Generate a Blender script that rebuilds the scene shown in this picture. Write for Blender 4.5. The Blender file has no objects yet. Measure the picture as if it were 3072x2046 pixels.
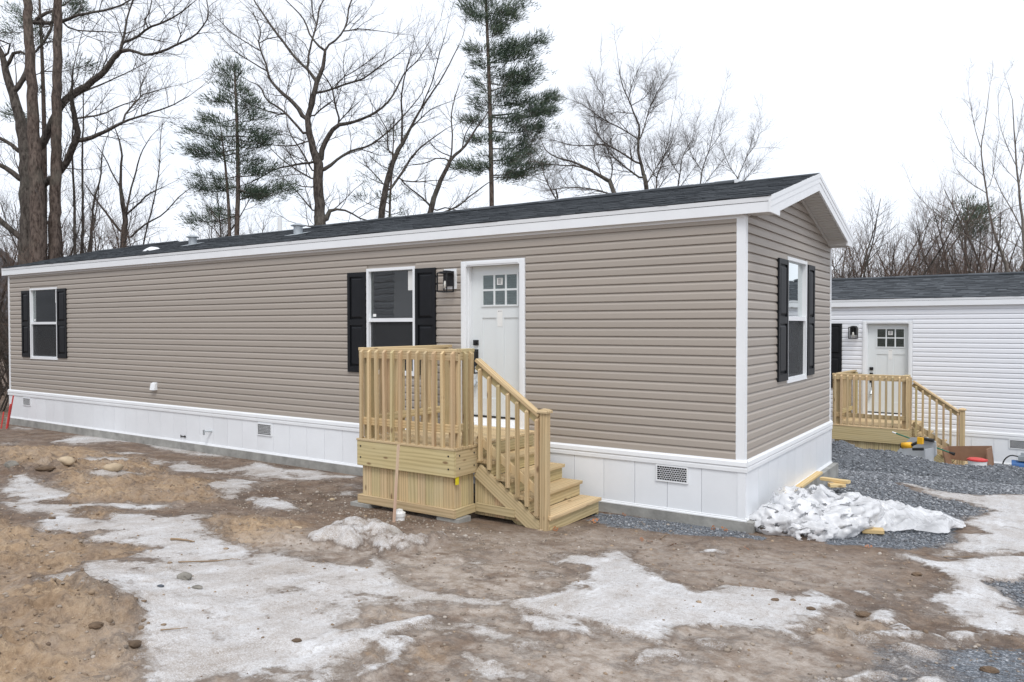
import bpy, math, random
import numpy as np
from mathutils import Vector, Matrix

sc = bpy.context.scene
COL = sc.collection
rnd = random.Random(7)
rng = np.random.default_rng(11)

# ---------------------------------------------------------------- camera
F_PX = 2304.32                     # focal length in photo pixels (3072 wide)
CAM = np.array([2.543, -8.1627, 2.191])
YAW, PITCH, ROLL = -0.59529, -0.019058, -0.00126
fw = np.array([math.sin(YAW)*math.cos(PITCH), math.cos(YAW)*math.cos(PITCH), math.sin(PITCH)])
_r = np.array([math.cos(YAW), -math.sin(YAW), 0.0]); _u = np.cross(_r, fw)
RT = _r*math.cos(ROLL)+_u*math.sin(ROLL); UP = -_r*math.sin(ROLL)+_u*math.cos(ROLL)
cd = bpy.data.cameras.new('camera'); cam = bpy.data.objects.new('camera', cd); COL.objects.link(cam)
cd.sensor_width = 36.0; cd.lens = 36.0*F_PX/3072.0; cd.clip_start = 0.1; cd.clip_end = 3000
M = Matrix.Identity(4)
for i in range(3):
    M[i][0] = RT[i]; M[i][1] = UP[i]; M[i][2] = -fw[i]; M[i][3] = CAM[i]
cam.matrix_world = M
sc.camera = cam

# ---------------------------------------------------------------- sky, sun, exposure
SUN_EL, SUN_AZ = math.radians(56), math.radians(138)     # azimuth from +y towards +x: behind the camera, to the right
w = bpy.data.worlds.new('World'); sc.world = w; w.use_nodes = True
nt = w.node_tree; nt.nodes.clear()
def N(t, typ, **kw):
    n = t.nodes.new(typ)
    for k, v in kw.items(): setattr(n, k, v)
    return n
wo = N(nt, 'ShaderNodeOutputWorld'); bg = N(nt, 'ShaderNodeBackground'); bg.inputs['Strength'].default_value = 0.10
sky = N(nt, 'ShaderNodeTexSky', sky_type='NISHITA'); sky.sun_disc = False
sky.sun_elevation = SUN_EL; sky.sun_rotation = SUN_AZ; sky.air_density = 1.2; sky.dust_density = 2.5
tc = N(nt, 'ShaderNodeTexCoord'); mp = N(nt, 'ShaderNodeMapping'); mp.inputs['Scale'].default_value = (1.0, 1.0, 2.2)
nz = N(nt, 'ShaderNodeTexNoise'); nz.inputs['Scale'].default_value = 1.7; nz.inputs['Detail'].default_value = 6; nz.inputs['Roughness'].default_value = .52
cr = N(nt, 'ShaderNodeValToRGB')
cr.color_ramp.elements[0].position = .30; cr.color_ramp.elements[0].color = (8.3, 9.1, 10.4, 1)
cr.color_ramp.elements[1].position = .52; cr.color_ramp.elements[1].color = (10.1, 10.6, 11.5, 1)
mx = N(nt, 'ShaderNodeMix', data_type='RGBA'); mx.inputs[0].default_value = 0.93      # a closed cloud deck in front of the clear sky
nt.links.new(tc.outputs['Generated'], mp.inputs[0]); nt.links.new(mp.outputs[0], nz.inputs['Vector'])
nt.links.new(nz.outputs['Fac'], cr.inputs[0]); nt.links.new(sky.outputs[0], mx.inputs[6]); nt.links.new(cr.outputs[0], mx.inputs[7])
nt.links.new(mx.outputs[2], bg.inputs['Color']); nt.links.new(bg.outputs[0], wo.inputs['Surface'])
sl = bpy.data.lights.new('sun', 'SUN'); sl.energy = 1.7; sl.angle = math.radians(20); sl.color = (1.0, .98, .955)
so = bpy.data.objects.new('sun', sl); COL.objects.link(so)
sd = Vector((math.sin(SUN_AZ)*math.cos(SUN_EL), math.cos(SUN_AZ)*math.cos(SUN_EL), math.sin(SUN_EL)))
so.rotation_euler = sd.to_track_quat('Z', 'Y').to_euler(); so.location = (20, -20, 30)
sc.view_settings.view_transform = 'Standard'; sc.view_settings.look = 'None'
sc.view_settings.exposure = 0.16; sc.view_settings.gamma = 1.0
sc.view_settings.use_curve_mapping = False
sc.cycles.max_bounces = 8; sc.cycles.transparent_max_bounces = 16

# ---------------------------------------------------------------- helpers: pixels to places
def ray(px, py): return fw + RT*((px-1536)/F_PX) + UP*((1023-py)/F_PX)
def at_depth(px, py, d): return CAM + ray(px, py)*d
GY = [-60, -12, -8, -4, -2, -1.3, 0, 3, 4.5, 7, 9, 11, 16, 40, 200]
GZ = [1.2, .72, .50, .27, .125, .06, 0, -.05, -.10, -.35, -.55, -.68, -.8, -1.0, -1.0]
def gz(x, y):
    return np.interp(y, GY, GZ) - .045*np.clip(-np.asarray(x)/17.0, 0, 1)
def on_ground(px, py):
    d = ray(px, py); t = 8.0
    for _ in range(60):
        p = CAM + d*t
        tn = (gz(p[0], p[1]) - CAM[2])/d[2]
        t = .5*t + .5*tn
    return CAM + d*t

# ---------------------------------------------------------------- helpers: objects
def tag(o, label=None, cat=None, group=None, kind=None):
    if label: o['label'] = label
    if cat: o['category'] = cat
    if group: o['group'] = group
    if kind: o['kind'] = kind
    return o
def link(o, parent=None):
    COL.objects.link(o)
    if parent is not None: o.parent = parent
    return o
def empty(name, loc=(0, 0, 0), rz=0.0, parent=None):
    o = bpy.data.objects.new(name, None); o.location = loc; o.rotation_euler = (0, 0, rz); o.empty_display_size = .2
    return link(o, parent)
def mesh_obj(name, v, f, mat, parent=None, smooth=False, mats=None, mi=None):
    me = bpy.data.meshes.new(name); me.from_pydata([tuple(map(float, q)) for q in v], [], f)
    for m_ in (mats or [mat]): me.materials.append(m_)
    if mi is not None: me.polygons.foreach_set('material_index', mi)
    if smooth: me.polygons.foreach_set('use_smooth', [True]*len(f))
    me.update()
    return link(bpy.data.objects.new(name, me), parent)
def mesh_np(name, v, f, mat, parent=None, smooth=False):
    """fast: v (n,3) float array, f (m,k) int array"""
    me = bpy.data.meshes.new(name); v = np.asarray(v, np.float32); f = np.asarray(f, np.int32)
    m, k = f.shape
    me.vertices.add(len(v)); me.vertices.foreach_set('co', v.ravel())
    me.loops.add(m*k); me.loops.foreach_set('vertex_index', f.ravel())
    me.polygons.add(m); me.polygons.foreach_set('loop_start', np.arange(0, m*k, k, dtype=np.int32)); me.polygons.foreach_set('loop_total', np.full(m, k, np.int32))
    if smooth: me.polygons.foreach_set('use_smooth', np.ones(m, bool))
    me.materials.append(mat); me.update(calc_edges=True); me.validate()
    return link(bpy.data.objects.new(name, me), parent)
class MB:
    def __init__(s): s.v = []; s.f = []
    def box(s, x0, x1, y0, y1, z0, z1):
        n = len(s.v)
        s.v += [(x0,y0,z0),(x1,y0,z0),(x1,y1,z0),(x0,y1,z0),(x0,y0,z1),(x1,y0,z1),(x1,y1,z1),(x0,y1,z1)]
        s.f += [tuple(n+i for i in q) for q in ((0,3,2,1),(4,5,6,7),(0,1,5,4),(1,2,6,5),(2,3,7,6),(3,0,4,7))]
        return s
    def prism(s, pts, axis, a, b):
        """extrude a closed 2-D outline from a to b along axis 'x','y' or 'z'"""
        n = len(s.v); k = len(pts)
        put = {'x': lambda t, p: (t, p[0], p[1]), 'y': lambda t, p: (p[0], t, p[1]), 'z': lambda t, p: (p[0], p[1], t)}[axis]
        s.v += [put(a, p) for p in pts] + [put(b, p) for p in pts]
        s.f += [tuple(n+i for i in range(k)), tuple(n+k+i for i in reversed(range(k)))]
        s.f += [(n+i, n+k+i, n+k+(i+1) % k, n+(i+1) % k) for i in range(k)]
        return s
    def tube(s, p0, p1, r0, r1=None, k=12):
        r1 = r0 if r1 is None else r1
        p0, p1 = Vector(p0), Vector(p1); d = (p1-p0).normalized()
        a = d.orthogonal().normalized(); b = d.cross(a); n = len(s.v)
        for p, r in ((p0, r0), (p1, r1)):
            for i in range(k):
                t = 2*math.pi*i/k; q = p + a*(math.cos(t)*r) + b*(math.sin(t)*r); s.v.append(tuple(q))
        s.f += [(n+i, n+(i+1) % k, n+k+(i+1) % k, n+k+i) for i in range(k)]
        s.f += [tuple(n+i for i in reversed(range(k))), tuple(n+k+i for i in range(k))]
        return s
    def build(s, name, mat, parent=None, smooth=False):
        o = mesh_obj(name, s.v, s.f, mat, parent, smooth)
        me = o.data
        import bmesh
        bm = bmesh.new(); bm.from_mesh(me); bmesh.ops.recalc_face_normals(bm, faces=bm.faces); bm.to_mesh(me); bm.free()
        return o
def boxo(name, x0, x1, y0, y1, z0, z1, mat, parent=None): return MB().box(x0, x1, y0, y1, z0, z1).build(name, mat, parent)
def lumber(name, p0, p1, w, t, up, mat, parent, ch=.0035):
    """a sawn board: local x runs along the grain, t along `up`, w across; chamfered long edges"""
    p0, p1 = Vector(p0), Vector(p1); L = (p1-p0).length; X = (p1-p0).normalized()
    Z = Vector(up); Z = (Z - X*Z.dot(X)).normalized(); Y = Z.cross(X)
    a, b = w/2, t/2; c = min(ch, a*.5, b*.5)
    o8 = [(-a+c, -b), (a-c, -b), (a, -b+c), (a, b-c), (a-c, b), (-a+c, b), (-a, b-c), (-a, -b+c)]
    v = [(-L/2, p, q) for p, q in o8] + [(L/2, p, q) for p, q in o8]
    f = [tuple(reversed(range(8))), tuple(range(8, 16))] + [(i, (i+1) % 8, 8+(i+1) % 8, 8+i) for i in range(8)]
    o = mesh_obj(name, v, f, mat, parent)
    m = Matrix((X, Y, Z)).transposed().to_4x4(); m.translation = (p0+p1)/2
    o.matrix_local = m
    return o

# ---------------------------------------------------------------- helpers: noise (numpy)
def _hash(ix, iy, seed):
    h = (ix.astype(np.int64)*374761393 + iy.astype(np.int64)*668265263 + seed*974634777) & 0xffffffff
    h = ((h ^ (h >> 13))*1274126177) & 0xffffffff
    return ((h ^ (h >> 16)) & 0xffff)/65535.0
def vnoise(x, y, seed=0):
    x0 = np.floor(x); y0 = np.floor(y); fx = x-x0; fy = y-y0
    fx = fx*fx*(3-2*fx); fy = fy*fy*(3-2*fy); ix = x0.astype(np.int64); iy = y0.astype(np.int64)
    a = _hash(ix, iy, seed); b = _hash(ix+1, iy, seed); c = _hash(ix, iy+1, seed); d = _hash(ix+1, iy+1, seed)
    return (a*(1-fx)+b*fx)*(1-fy) + (c*(1-fx)+d*fx)*fy
def fbm(x, y, seed=0, oct=4, gain=.5):
    s = 0; a = 1; t = 0
    for i in range(oct):
        s = s + a*vnoise(x*2**i+13.7*i, y*2**i-7.1*i, seed+i*17); t += a; a *= gain
    return s/t            # 0..1

# ---------------------------------------------------------------- materials
def mat(name):
    m = bpy.data.materials.new(name); m.use_nodes = True
    t = m.node_tree; b = t.nodes['Principled BSDF']
    return m, t, b
def L(t, a, b): t.links.new(a, b)
def ramp(t, fac, stops):
    r = N(t, 'ShaderNodeValToRGB'); e = r.color_ramp.elements
    while len(e) < len(stops): e.new(.5)
    for q, (p, c) in zip(e, stops): q.position = p; q.color = (*c, 1)
    if fac is not None: L(t, fac, r.inputs[0])
    return r.outputs[0]
def noise(t, vec, scale, detail=4, rough=.5, dist=0):
    n = N(t, 'ShaderNodeTexNoise'); n.inputs['Scale'].default_value = scale; n.inputs['Detail'].default_value = detail
    n.inputs['Roughness'].default_value = rough; n.inputs['Distortion'].default_value = dist
    if vec is not None: L(t, vec, n.inputs['Vector'])
    return n.outputs['Fac']
def objco(t, scale=(1, 1, 1), rand=0.0, which='Object'):
    c = N(t, 'ShaderNodeTexCoord'); m = N(t, 'ShaderNodeMapping'); m.inputs['Scale'].default_value = scale
    L(t, c.outputs[which], m.inputs[0])
    if rand:
        oi = N(t, 'ShaderNodeObjectInfo'); ml = N(t, 'ShaderNodeMath', operation='MULTIPLY'); ml.inputs[1].default_value = rand
        L(t, oi.outputs['Random'], ml.inputs[0]); L(t, ml.outputs[0], m.inputs['Location'])
    return m.outputs[0]
def mixc(t, fac, a, b, mode='MIX'):
    n = N(t, 'ShaderNodeMix', data_type='RGBA', blend_type=mode)
    for s, v in ((0, fac), (6, a), (7, b)):
        if isinstance(v, (int, float)): n.inputs[s].default_value = v
        elif isinstance(v, tuple): n.inputs[s].default_value = (*v, 1) if len(v) == 3 else v
        else: L(t, v, n.inputs[s])
    return n.outputs[2]
def math_(t, op, a, b=None, clamp=False):
    n = N(t, 'ShaderNodeMath', operation=op, use_clamp=clamp)
    for i, v in enumerate((a, b)):
        if v is None: continue
        if isinstance(v, (int, float)): n.inputs[i].default_value = v
        else: L(t, v, n.inputs[i])
    return n.outputs[0]
def bump(t, b, h, strength, dist=.01):
    n = N(t, 'ShaderNodeBump'); n.inputs['Strength'].default_value = strength; n.inputs['Distance'].default_value = dist
    L(t, h, n.inputs['Height']); L(t, n.outputs[0], b.inputs['Normal'])
def plain(name, c, rough=.5, var=.06, scale=6.0, metal=0, bmp=0.0, bscale=60., spec=.5, rand=.05):
    m, t, b = mat(name); v = objco(t, (1, 1, 1), 3.0)
    n = noise(t, v, scale, 5, .6)
    lo = tuple(x*(1-var) for x in c); hi = tuple(min(1, x*(1+var)) for x in c)
    col = ramp(t, n, [(.3, lo), (.7, hi)])
    if rand:
        oi = N(t, 'ShaderNodeObjectInfo'); k = math_(t, 'MULTIPLY_ADD', oi.outputs['Random'], 2*rand); t.nodes[-1].inputs[2].default_value = 1-rand
        vm = N(t, 'ShaderNodeVectorMath', operation='SCALE'); L(t, col, vm.inputs[0]); L(t, k, vm.inputs['Scale']); col = vm.outputs[0]
    L(t, col, b.inputs['Base Color']); b.inputs['Roughness'].default_value = rough; b.inputs['Metallic'].default_value = metal
    b.inputs['Specular IOR Level'].default_value = spec
    if bmp: bump(t, b, noise(t, v, bscale, 4, .6), bmp)
    return m
def siding_mat(name, c, dirt):
    m, t, b = mat(name); v = objco(t)
    g = noise(t, objco(t, (3, 3, 60)), 14, 4, .6)
    big = noise(t, v, .7, 3, .5)
    col = mixc(t, math_(t, 'MULTIPLY', g, .30), c, tuple(x*.84 for x in c))
    col = mixc(t, math_(t, 'MULTIPLY', big, .22), col, dirt)
    oi = N(t, 'ShaderNodeObjectInfo'); k = math_(t, 'MULTIPLY_ADD', oi.outputs['Random'], .07); t.nodes[-1].inputs[2].default_value = .965
    vm = N(t, 'ShaderNodeVectorMath', operation='SCALE'); L(t, col, vm.inputs[0]); L(t, k, vm.inputs['Scale'])
    L(t, vm.outputs[0], b.inputs['Base Color']); b.inputs['Roughness'].default_value = .46; b.inputs['Specular IOR Level'].default_value = .4
    bump(t, b, g, .10, .004)
    return m
def wood_mat(name, light, dark, tint, tintamt=.5):
    m, t, b = mat(name)
    v = objco(t, (.45, 6, 6), 40.0)
    wv = N(t, 'ShaderNodeTexWave', wave_type='BANDS', bands_direction='Y'); wv.inputs['Scale'].default_value = 1.3
    wv.inputs['Distortion'].default_value = 11; wv.inputs['Detail'].default_value = 3; wv.inputs['Detail Scale'].default_value = .5; wv.inputs['Detail Roughness'].default_value = .6
    L(t, v, wv.inputs['Vector'])
    mid = noise(t, objco(t, (.8, 32, 32), 17.0), 1.0, 4, .6)
    fine = noise(t, objco(t, (3, 150, 150), 9.0), 1.0, 3, .6)
    g = math_(t, 'ADD', math_(t, 'ADD', math_(t, 'MULTIPLY', wv.outputs['Fac'], .26), math_(t, 'MULTIPLY', mid, .42)), math_(t, 'MULTIPLY', fine, .34))
    col = ramp(t, g, [(.25, dark), (.55, light), (.8, tuple(min(1, x*1.10) for x in light))])
    oi = N(t, 'ShaderNodeObjectInfo')
    col = mixc(t, math_(t, 'MULTIPLY', oi.outputs['Random'], tintamt), col, tint, 'MULTIPLY')
    blotch = noise(t, objco(t, (1.2, 5, 5), 21.0), 1.6, 4, .55)
    col = mixc(t, ramp(t, blotch, [(.45, (0, 0, 0)), (.8, (.5, .5, .5))]), col, (.49, .43, .27))
    vk = N(t, 'ShaderNodeTexVoronoi', feature='F1'); vk.inputs['Scale'].default_value = 1.0; L(t, objco(t, (2.6, 7, 7), 33.0), vk.inputs['Vector'])
    kn = ramp(t, vk.outputs['Distance'], [(.07, (1, 1, 1)), (.13, (0, 0, 0))])
    col = mixc(t, math_(t, 'MULTIPLY', kn, .8), col, (.16, .09, .045))
    fr_ = math_(t, 'FRACT', math_(t, 'MULTIPLY', oi.outputs['Random'], 7.31)); k_ = math_(t, 'MULTIPLY_ADD', fr_, .30); t.nodes[-1].inputs[2].default_value = .84
    vm = N(t, 'ShaderNodeVectorMath', operation='SCALE'); L(t, col, vm.inputs[0]); L(t, k_, vm.inputs['Scale']); col = vm.outputs[0]
    L(t, col, b.inputs['Base Color']); b.inputs['Roughness'].default_value = .78; b.inputs['Specular IOR Level'].default_value = .25
    bump(t, b, g, .15, .003)
    return m
TAUPE = siding_mat('taupe_vinyl', (.388, .342, .296), (.340, .302, .263))
WSID = siding_mat('white_vinyl', (.80, .81, .84), (.76, .77, .80))
GSID = siding_mat('grey_vinyl', (.20, .215, .235), (.18, .19, .21))
WHITE = plain('white_vinyl_trim', (.80, .815, .83), .38, .025, 3, bmp=.04, bscale=40, rand=.02)
SKIRT = plain('white_skirt_panel', (.79, .81, .835), .34, .03, 2, bmp=.05, bscale=30, rand=.03)
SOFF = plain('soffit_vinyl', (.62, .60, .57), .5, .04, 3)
DOORM = plain('door_paint', (.70, .73, .735), .42, .02, 2, rand=0)
BLACK = plain('black_vinyl', (.0085, .0095, .012), .50, .2, 5, bmp=.08, bscale=120, spec=.28)
SHUT_E = BLACK
METAL = plain('galvanised_steel', (.42, .45, .47), .42, .12, 12, metal=.6)
BMET = plain('black_metal', (.012, .012, .013), .38, .1, 8)
SEAL = plain('black_weatherstrip', (.015, .015, .017), .6, .1, 8)
CONC = plain('concrete', (.30, .295, .275), .9, .28, 5, bmp=.5, bscale=45)
WOOD = wood_mat('treated_pine', (.595, .45, .272), (.37, .262, .145), (.94, .92, .80), .7)
WOODR = wood_mat('treated_pine_reddish', (.60, .44, .27), (.41, .27, .155), (.95, .90, .82), .5)
WOODG = wood_mat('treated_pine_weathered', (.54, .425, .25), (.345, .26, .14), (.88, .94, .80), .7)
LATH = wood_mat('lath_wood', (.50, .35, .26), (.40, .27, .19), (.9, .85, .85), .3)
OFFC = wood_mat('pine_offcut', (.70, .52, .27), (.55, .38, .17), (.95, .92, .85), .3)
PVC = plain('white_pvc', (.80, .80, .79), .3, .03, 5)
PAPER = plain('paper', (.78, .78, .76), .8, .03, 20)
INK = plain('ink', (.22, .22, .23), .8, .05, 20)
SNOWM = plain('old_snow', (.74, .75, .77), .85, .10, 8, bmp=.5, bscale=35)
ROOM = plain('room_paint', (.33, .33, .31), .9, .1, 2)
CURT = plain('blind_fabric', (.50, .52, .48), .9, .1, 4)
BULB = plain('lamp_bulb', (.72, .70, .64), .2, .02, 4)
REDPL = plain('red_plastic', (.62, .055, .05), .4, .08, 4)
YEL = plain('yellow_tool_plastic', (.80, .42, .02), .4, .05, 6)
YTAG = plain('yellow_tag', (.72, .60, .02), .6, .05, 6)
CARD = plain('brown_cardboard', (.27, .155, .095), .85, .12, 6)
GREYPL = plain('grey_plastic', (.42, .44, .46), .45, .10, 5)
BLUEP = plain('blue_paint', (.03, .12, .33), .4, .08, 5)
GREENP = plain('green_pole_paint', (.03, .16, .10), .4, .1, 5)
RUBB = plain('black_rubber', (.02, .02, .02), .7, .1, 8)
LEAFM = plain('dry_oak_leaf', (.30, .125, .055), .75, .35, 14, rand=.3)
STICKM = plain('dead_twig', (.27, .19, .12), .9, .2, 20)
def glass_mat(name, tint, gloss):
    m, t, b = mat(name); t.nodes.remove(b); out = t.nodes['Material Output']
    tr = N(t, 'ShaderNodeBsdfTransparent'); tr.inputs[0].default_value = (*tint, 1)
    gl = N(t, 'ShaderNodeBsdfGlossy'); gl.inputs['Roughness'].default_value = .015; gl.inputs['Color'].default_value = (.93, .97, .97, 1)
    fr = N(t, 'ShaderNodeFresnel'); fr.inputs['IOR'].default_value = 1.52
    bp = N(t, 'ShaderNodeBump'); bp.inputs['Strength'].default_value = .12; bp.inputs['Distance'].default_value = .01
    nn = noise(t, objco(t), 2.4, 1, .4); L(t, nn, bp.inputs['Height']); L(t, bp.outputs[0], gl.inputs['Normal'])
    mxx = N(t, 'ShaderNodeMixShader'); L(t, math_(t, 'MULTIPLY', fr.outputs[0], gloss, True), mxx.inputs[0]); L(t, tr.outputs[0], mxx.inputs[1]); L(t, gl.outputs[0], mxx.inputs[2])
    L(t, mxx.outputs[0], out.inputs['Surface'])
    return m
GLASS = glass_mat('window_glass', (.74, .82, .80), 3.0)
def screen_mat():
    m, t, b = mat('insect_screen'); out = t.nodes['Material Output']
    b.inputs['Base Color'].default_value = (.035, .037, .04, 1); b.inputs['Roughness'].default_value = .8
    tr = N(t, 'ShaderNodeBsdfTransparent'); ms = N(t, 'ShaderNodeMixShader'); ms.inputs[0].default_value = .55
    L(t, tr.outputs[0], ms.inputs[1]); L(t, b.outputs[0], ms.inputs[2]); L(t, ms.outputs[0], out.inputs['Surface'])
    return m
SCREEN = screen_mat()
def shingle_mat():
    m, t, b = mat('charcoal_shingle')
    oi = N(t, 'ShaderNodeObjectInfo'); ge = N(t, 'ShaderNodeNewGeometry')
    r = math_(t, 'FRACT', math_(t, 'ADD', oi.outputs['Random'], ge.outputs['Random Per Island']))
    col = ramp(t, r, [(0, (.024, .028, .033)), (.5, (.046, .052, .060)), (1, (.088, .096, .106))])
    gr = noise(t, objco(t, (1, 1, 1), 5.0), 160, 2, .7)
    col = mixc(t, math_(t, 'MULTIPLY', gr, .5), col, (.11, .118, .125))
    L(t, col, b.inputs['Base Color']); b.inputs['Roughness'].default_value = .92; b.inputs['Specular IOR Level'].default_value = .2
    bump(t, b, gr, .5, .004)
    return m
SHING = shingle_mat()
def plastic_mat():
    m, t, b = mat('crumpled_plastic_film'); out = t.nodes['Material Output']
    v = objco(t); n = noise(t, v, 7, 5, .6)
    L(t, ramp(t, n, [(.3, (.84, .845, .86)), (.7, (.93, .93, .94))]), b.inputs['Base Color'])
    b.inputs['Roughness'].default_value = .16; b.inputs['Specular IOR Level'].default_value = .8
    bump(t, b, noise(t, objco(t, (1, 1.0, 1)), 20, 5, .65, 1.0), .5, .015)
    tl = N(t, 'ShaderNodeBsdfTranslucent'); tl.inputs[0].default_value = (.8, .81, .83, 1)
    tr = N(t, 'ShaderNodeBsdfTransparent'); tr.inputs[0].default_value = (.93, .93, .93, 1)
    m1 = N(t, 'ShaderNodeMixShader'); m1.inputs[0].default_value = .25; L(t, b.outputs[0], m1.inputs[1]); L(t, tl.outputs[0], m1.inputs[2])
    m2 = N(t, 'ShaderNodeMixShader'); L(t, ramp(t, noise(t, v, 3.5, 3, .6), [(.42, (.04, .04, .04)), (.68, (.42, .42, .42))]), m2.inputs[0])
    L(t, m1.outputs[0], m2.inputs[1]); L(t, tr.outputs[0], m2.inputs[2]); L(t, m2.outputs[0], out.inputs['Surface'])
    return m
PLAST = plastic_mat()
def bark_mat(name, a, b_, sx=1):
    m, t, b = mat(name); v = objco(t, (1, 1, .35))
    n = noise(t, v, 16, 5, .7); n2 = noise(t, objco(t), 1.3, 3, .5)
    col = ramp(t, n, [(.36, a), (.60, b_)])
    col = mixc(t, ramp(t, n2, [(.5, (0, 0, 0)), (.8, (.45, .45, .45))]), col, (.15, .155, .125))
    L(t, col, b.inputs['Base Color']); b.inputs['Roughness'].default_value = .95; b.inputs['Specular IOR Level'].default_value = .15
    bump(t, b, n, .9, .03)
    return m
BARK = bark_mat('grey_brown_bark', (.030, .025, .022), (.125, .107, .093))
BARKP = bark_mat('reddish_pine_bark', (.042, .031, .026), (.160, .124, .104))
TWIG = plain('twig_bark', (.088, .073, .063), .9, .2, 3, rand=.15)
TWIGR = plain('russet_twig_bark', (.145, .098, .075), .9, .2, 3, rand=.15)
def needle_mat():
    m, t, b = mat('pine_needles'); ge = N(t, 'ShaderNodeNewGeometry')
    big = noise(t, objco(t), .55, 3, .5)
    r = math_(t, 'ADD', math_(t, 'MULTIPLY', ge.outputs['Random Per Island'], .5), math_(t, 'MULTIPLY', big, .5))
    L(t, ramp(t, r, [(.15, (.028, .054, .038)), (.5, (.060, .096, .062)), (.85, (.12, .145, .075))]), b.inputs['Base Color'])
    b.inputs['Roughness'].default_value = .6
    return m
NEED = needle_mat()
# ================================================================ the manufactured home
CH = .1016                                  # one clapboard course
LEN, WID, Z0 = 16.95, 4.17, .76             # length, width, underside of the siding
RIDGE_Y, RIDGE_Z, EAVE_Y, EAVE_Z = 2.083, 4.107, -.09, 3.535
SLOPE = (RIDGE_Z-EAVE_Z)/(RIDGE_Y-EAVE_Y)
PROF = [(.000, .0), (.0210, .0), (.0215, .004), (.0205, .062), (.0170, .069), (.0060, .090), (.0030, .0985), (.0015, CH)]
def siding_front(a0, a1, z, h0, h1, sm, parent, a0t=None, a1t=None, end=False):
    """one clapboard from a0 to a1 (a0t/a1t at its top), between h0 and h1 of the course height, as one piece"""
    pr = [(o, q) for o, q in PROF]
    cl = []
    for i, (o, q) in enumerate(pr):
        cl.append((o, min(max(q, h0), h1)))
    a0t = a0 if a0t is None else a0t; a1t = a1 if a1t is None else a1t
    v = []; k = len(cl)
    for s, t_ in ((a0, a0t), (a1, a1t)):
        for o, q in cl:
            u = (q-h0)/max(1e-6, (h1-h0)); a = s*(1-u)+t_*u
            v.append((o, a, z+q) if end else (a, -o, z+q))
    f = [tuple(range(k)), tuple(range(2*k-1, k-1, -1))] + [(i, (i+1) % k, k+(i+1) % k, k+i) for i in range(k)]
    if end: f = [tuple(reversed(q)) for q in f]
    return mesh_obj('siding_board', v, f, sm, parent)
def spans(lo, hi, cuts):
    out = []; x = lo
    for a, b in sorted(cuts):
        if b <= lo or a >= hi: continue
        if a > x: out.append((x, a))
        x = max(x, b)
    if x < hi: out.append((x, hi))
    return out

def shutter(parent, x0, x1, z0, z1, end=False):
    """raised two-panel louvre-less shutter: stiles and rails proud of two bevelled fields"""
    m = MB(); t = .03; b = .014
    def bx(a0, a1, d0, d1, q0, q1):
        m.box(*((d0, d1, a0, a1, q0, q1) if end else (a0, a1, -d1, -d0, q0, q1)))
    s = .05; r = .085; mid = z0 + (z1-z0)*.50
    bx(x0, x0+s, b, b+t, z0, z1); bx(x1-s, x1, b, b+t, z0, z1)
    bx(x0+s, x1-s, b, b+t-.001, z0, z0+r); bx(x0+s, x1-s, b, b+t-.001, z1-r*.75, z1); bx(x0+s, x1-s, b, b+t-.001, mid-r*.5, mid+r*.5)
    bx(x0+s, x1-s, b, b+.008, z0+r, z1-r*.75)
    o = m.build('shutter', BLACK, parent)
    for q0, q1 in ((z0+r, mid-r*.5), (mid+r*.5, z1-r*.75)):
        a0, a1 = x0+s+.012, x1-s-.012; q0 += .014; q1 -= .014; e = .03
        base, top = b+.008, b+.026
        def P(a, d, q): return (d, a, q) if end else (a, -d, q)
        v = [P(a0, base, q0), P(a1, base, q0), P(a1, base, q1), P(a0, base, q1), P(a0+e, top, q0+e), P(a1-e, top, q0+e), P(a1-e, top, q1-e), P(a0+e, top, q1-e)]
        f = [(4, 5, 6, 7), (0, 1, 5, 4), (1, 2, 6, 5), (2, 3, 7, 6), (3, 0, 4, 7)]
        mb = MB(); mb.v = v; mb.f = f; mb.build('raised_field', BLACK, o)
    return o

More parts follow.
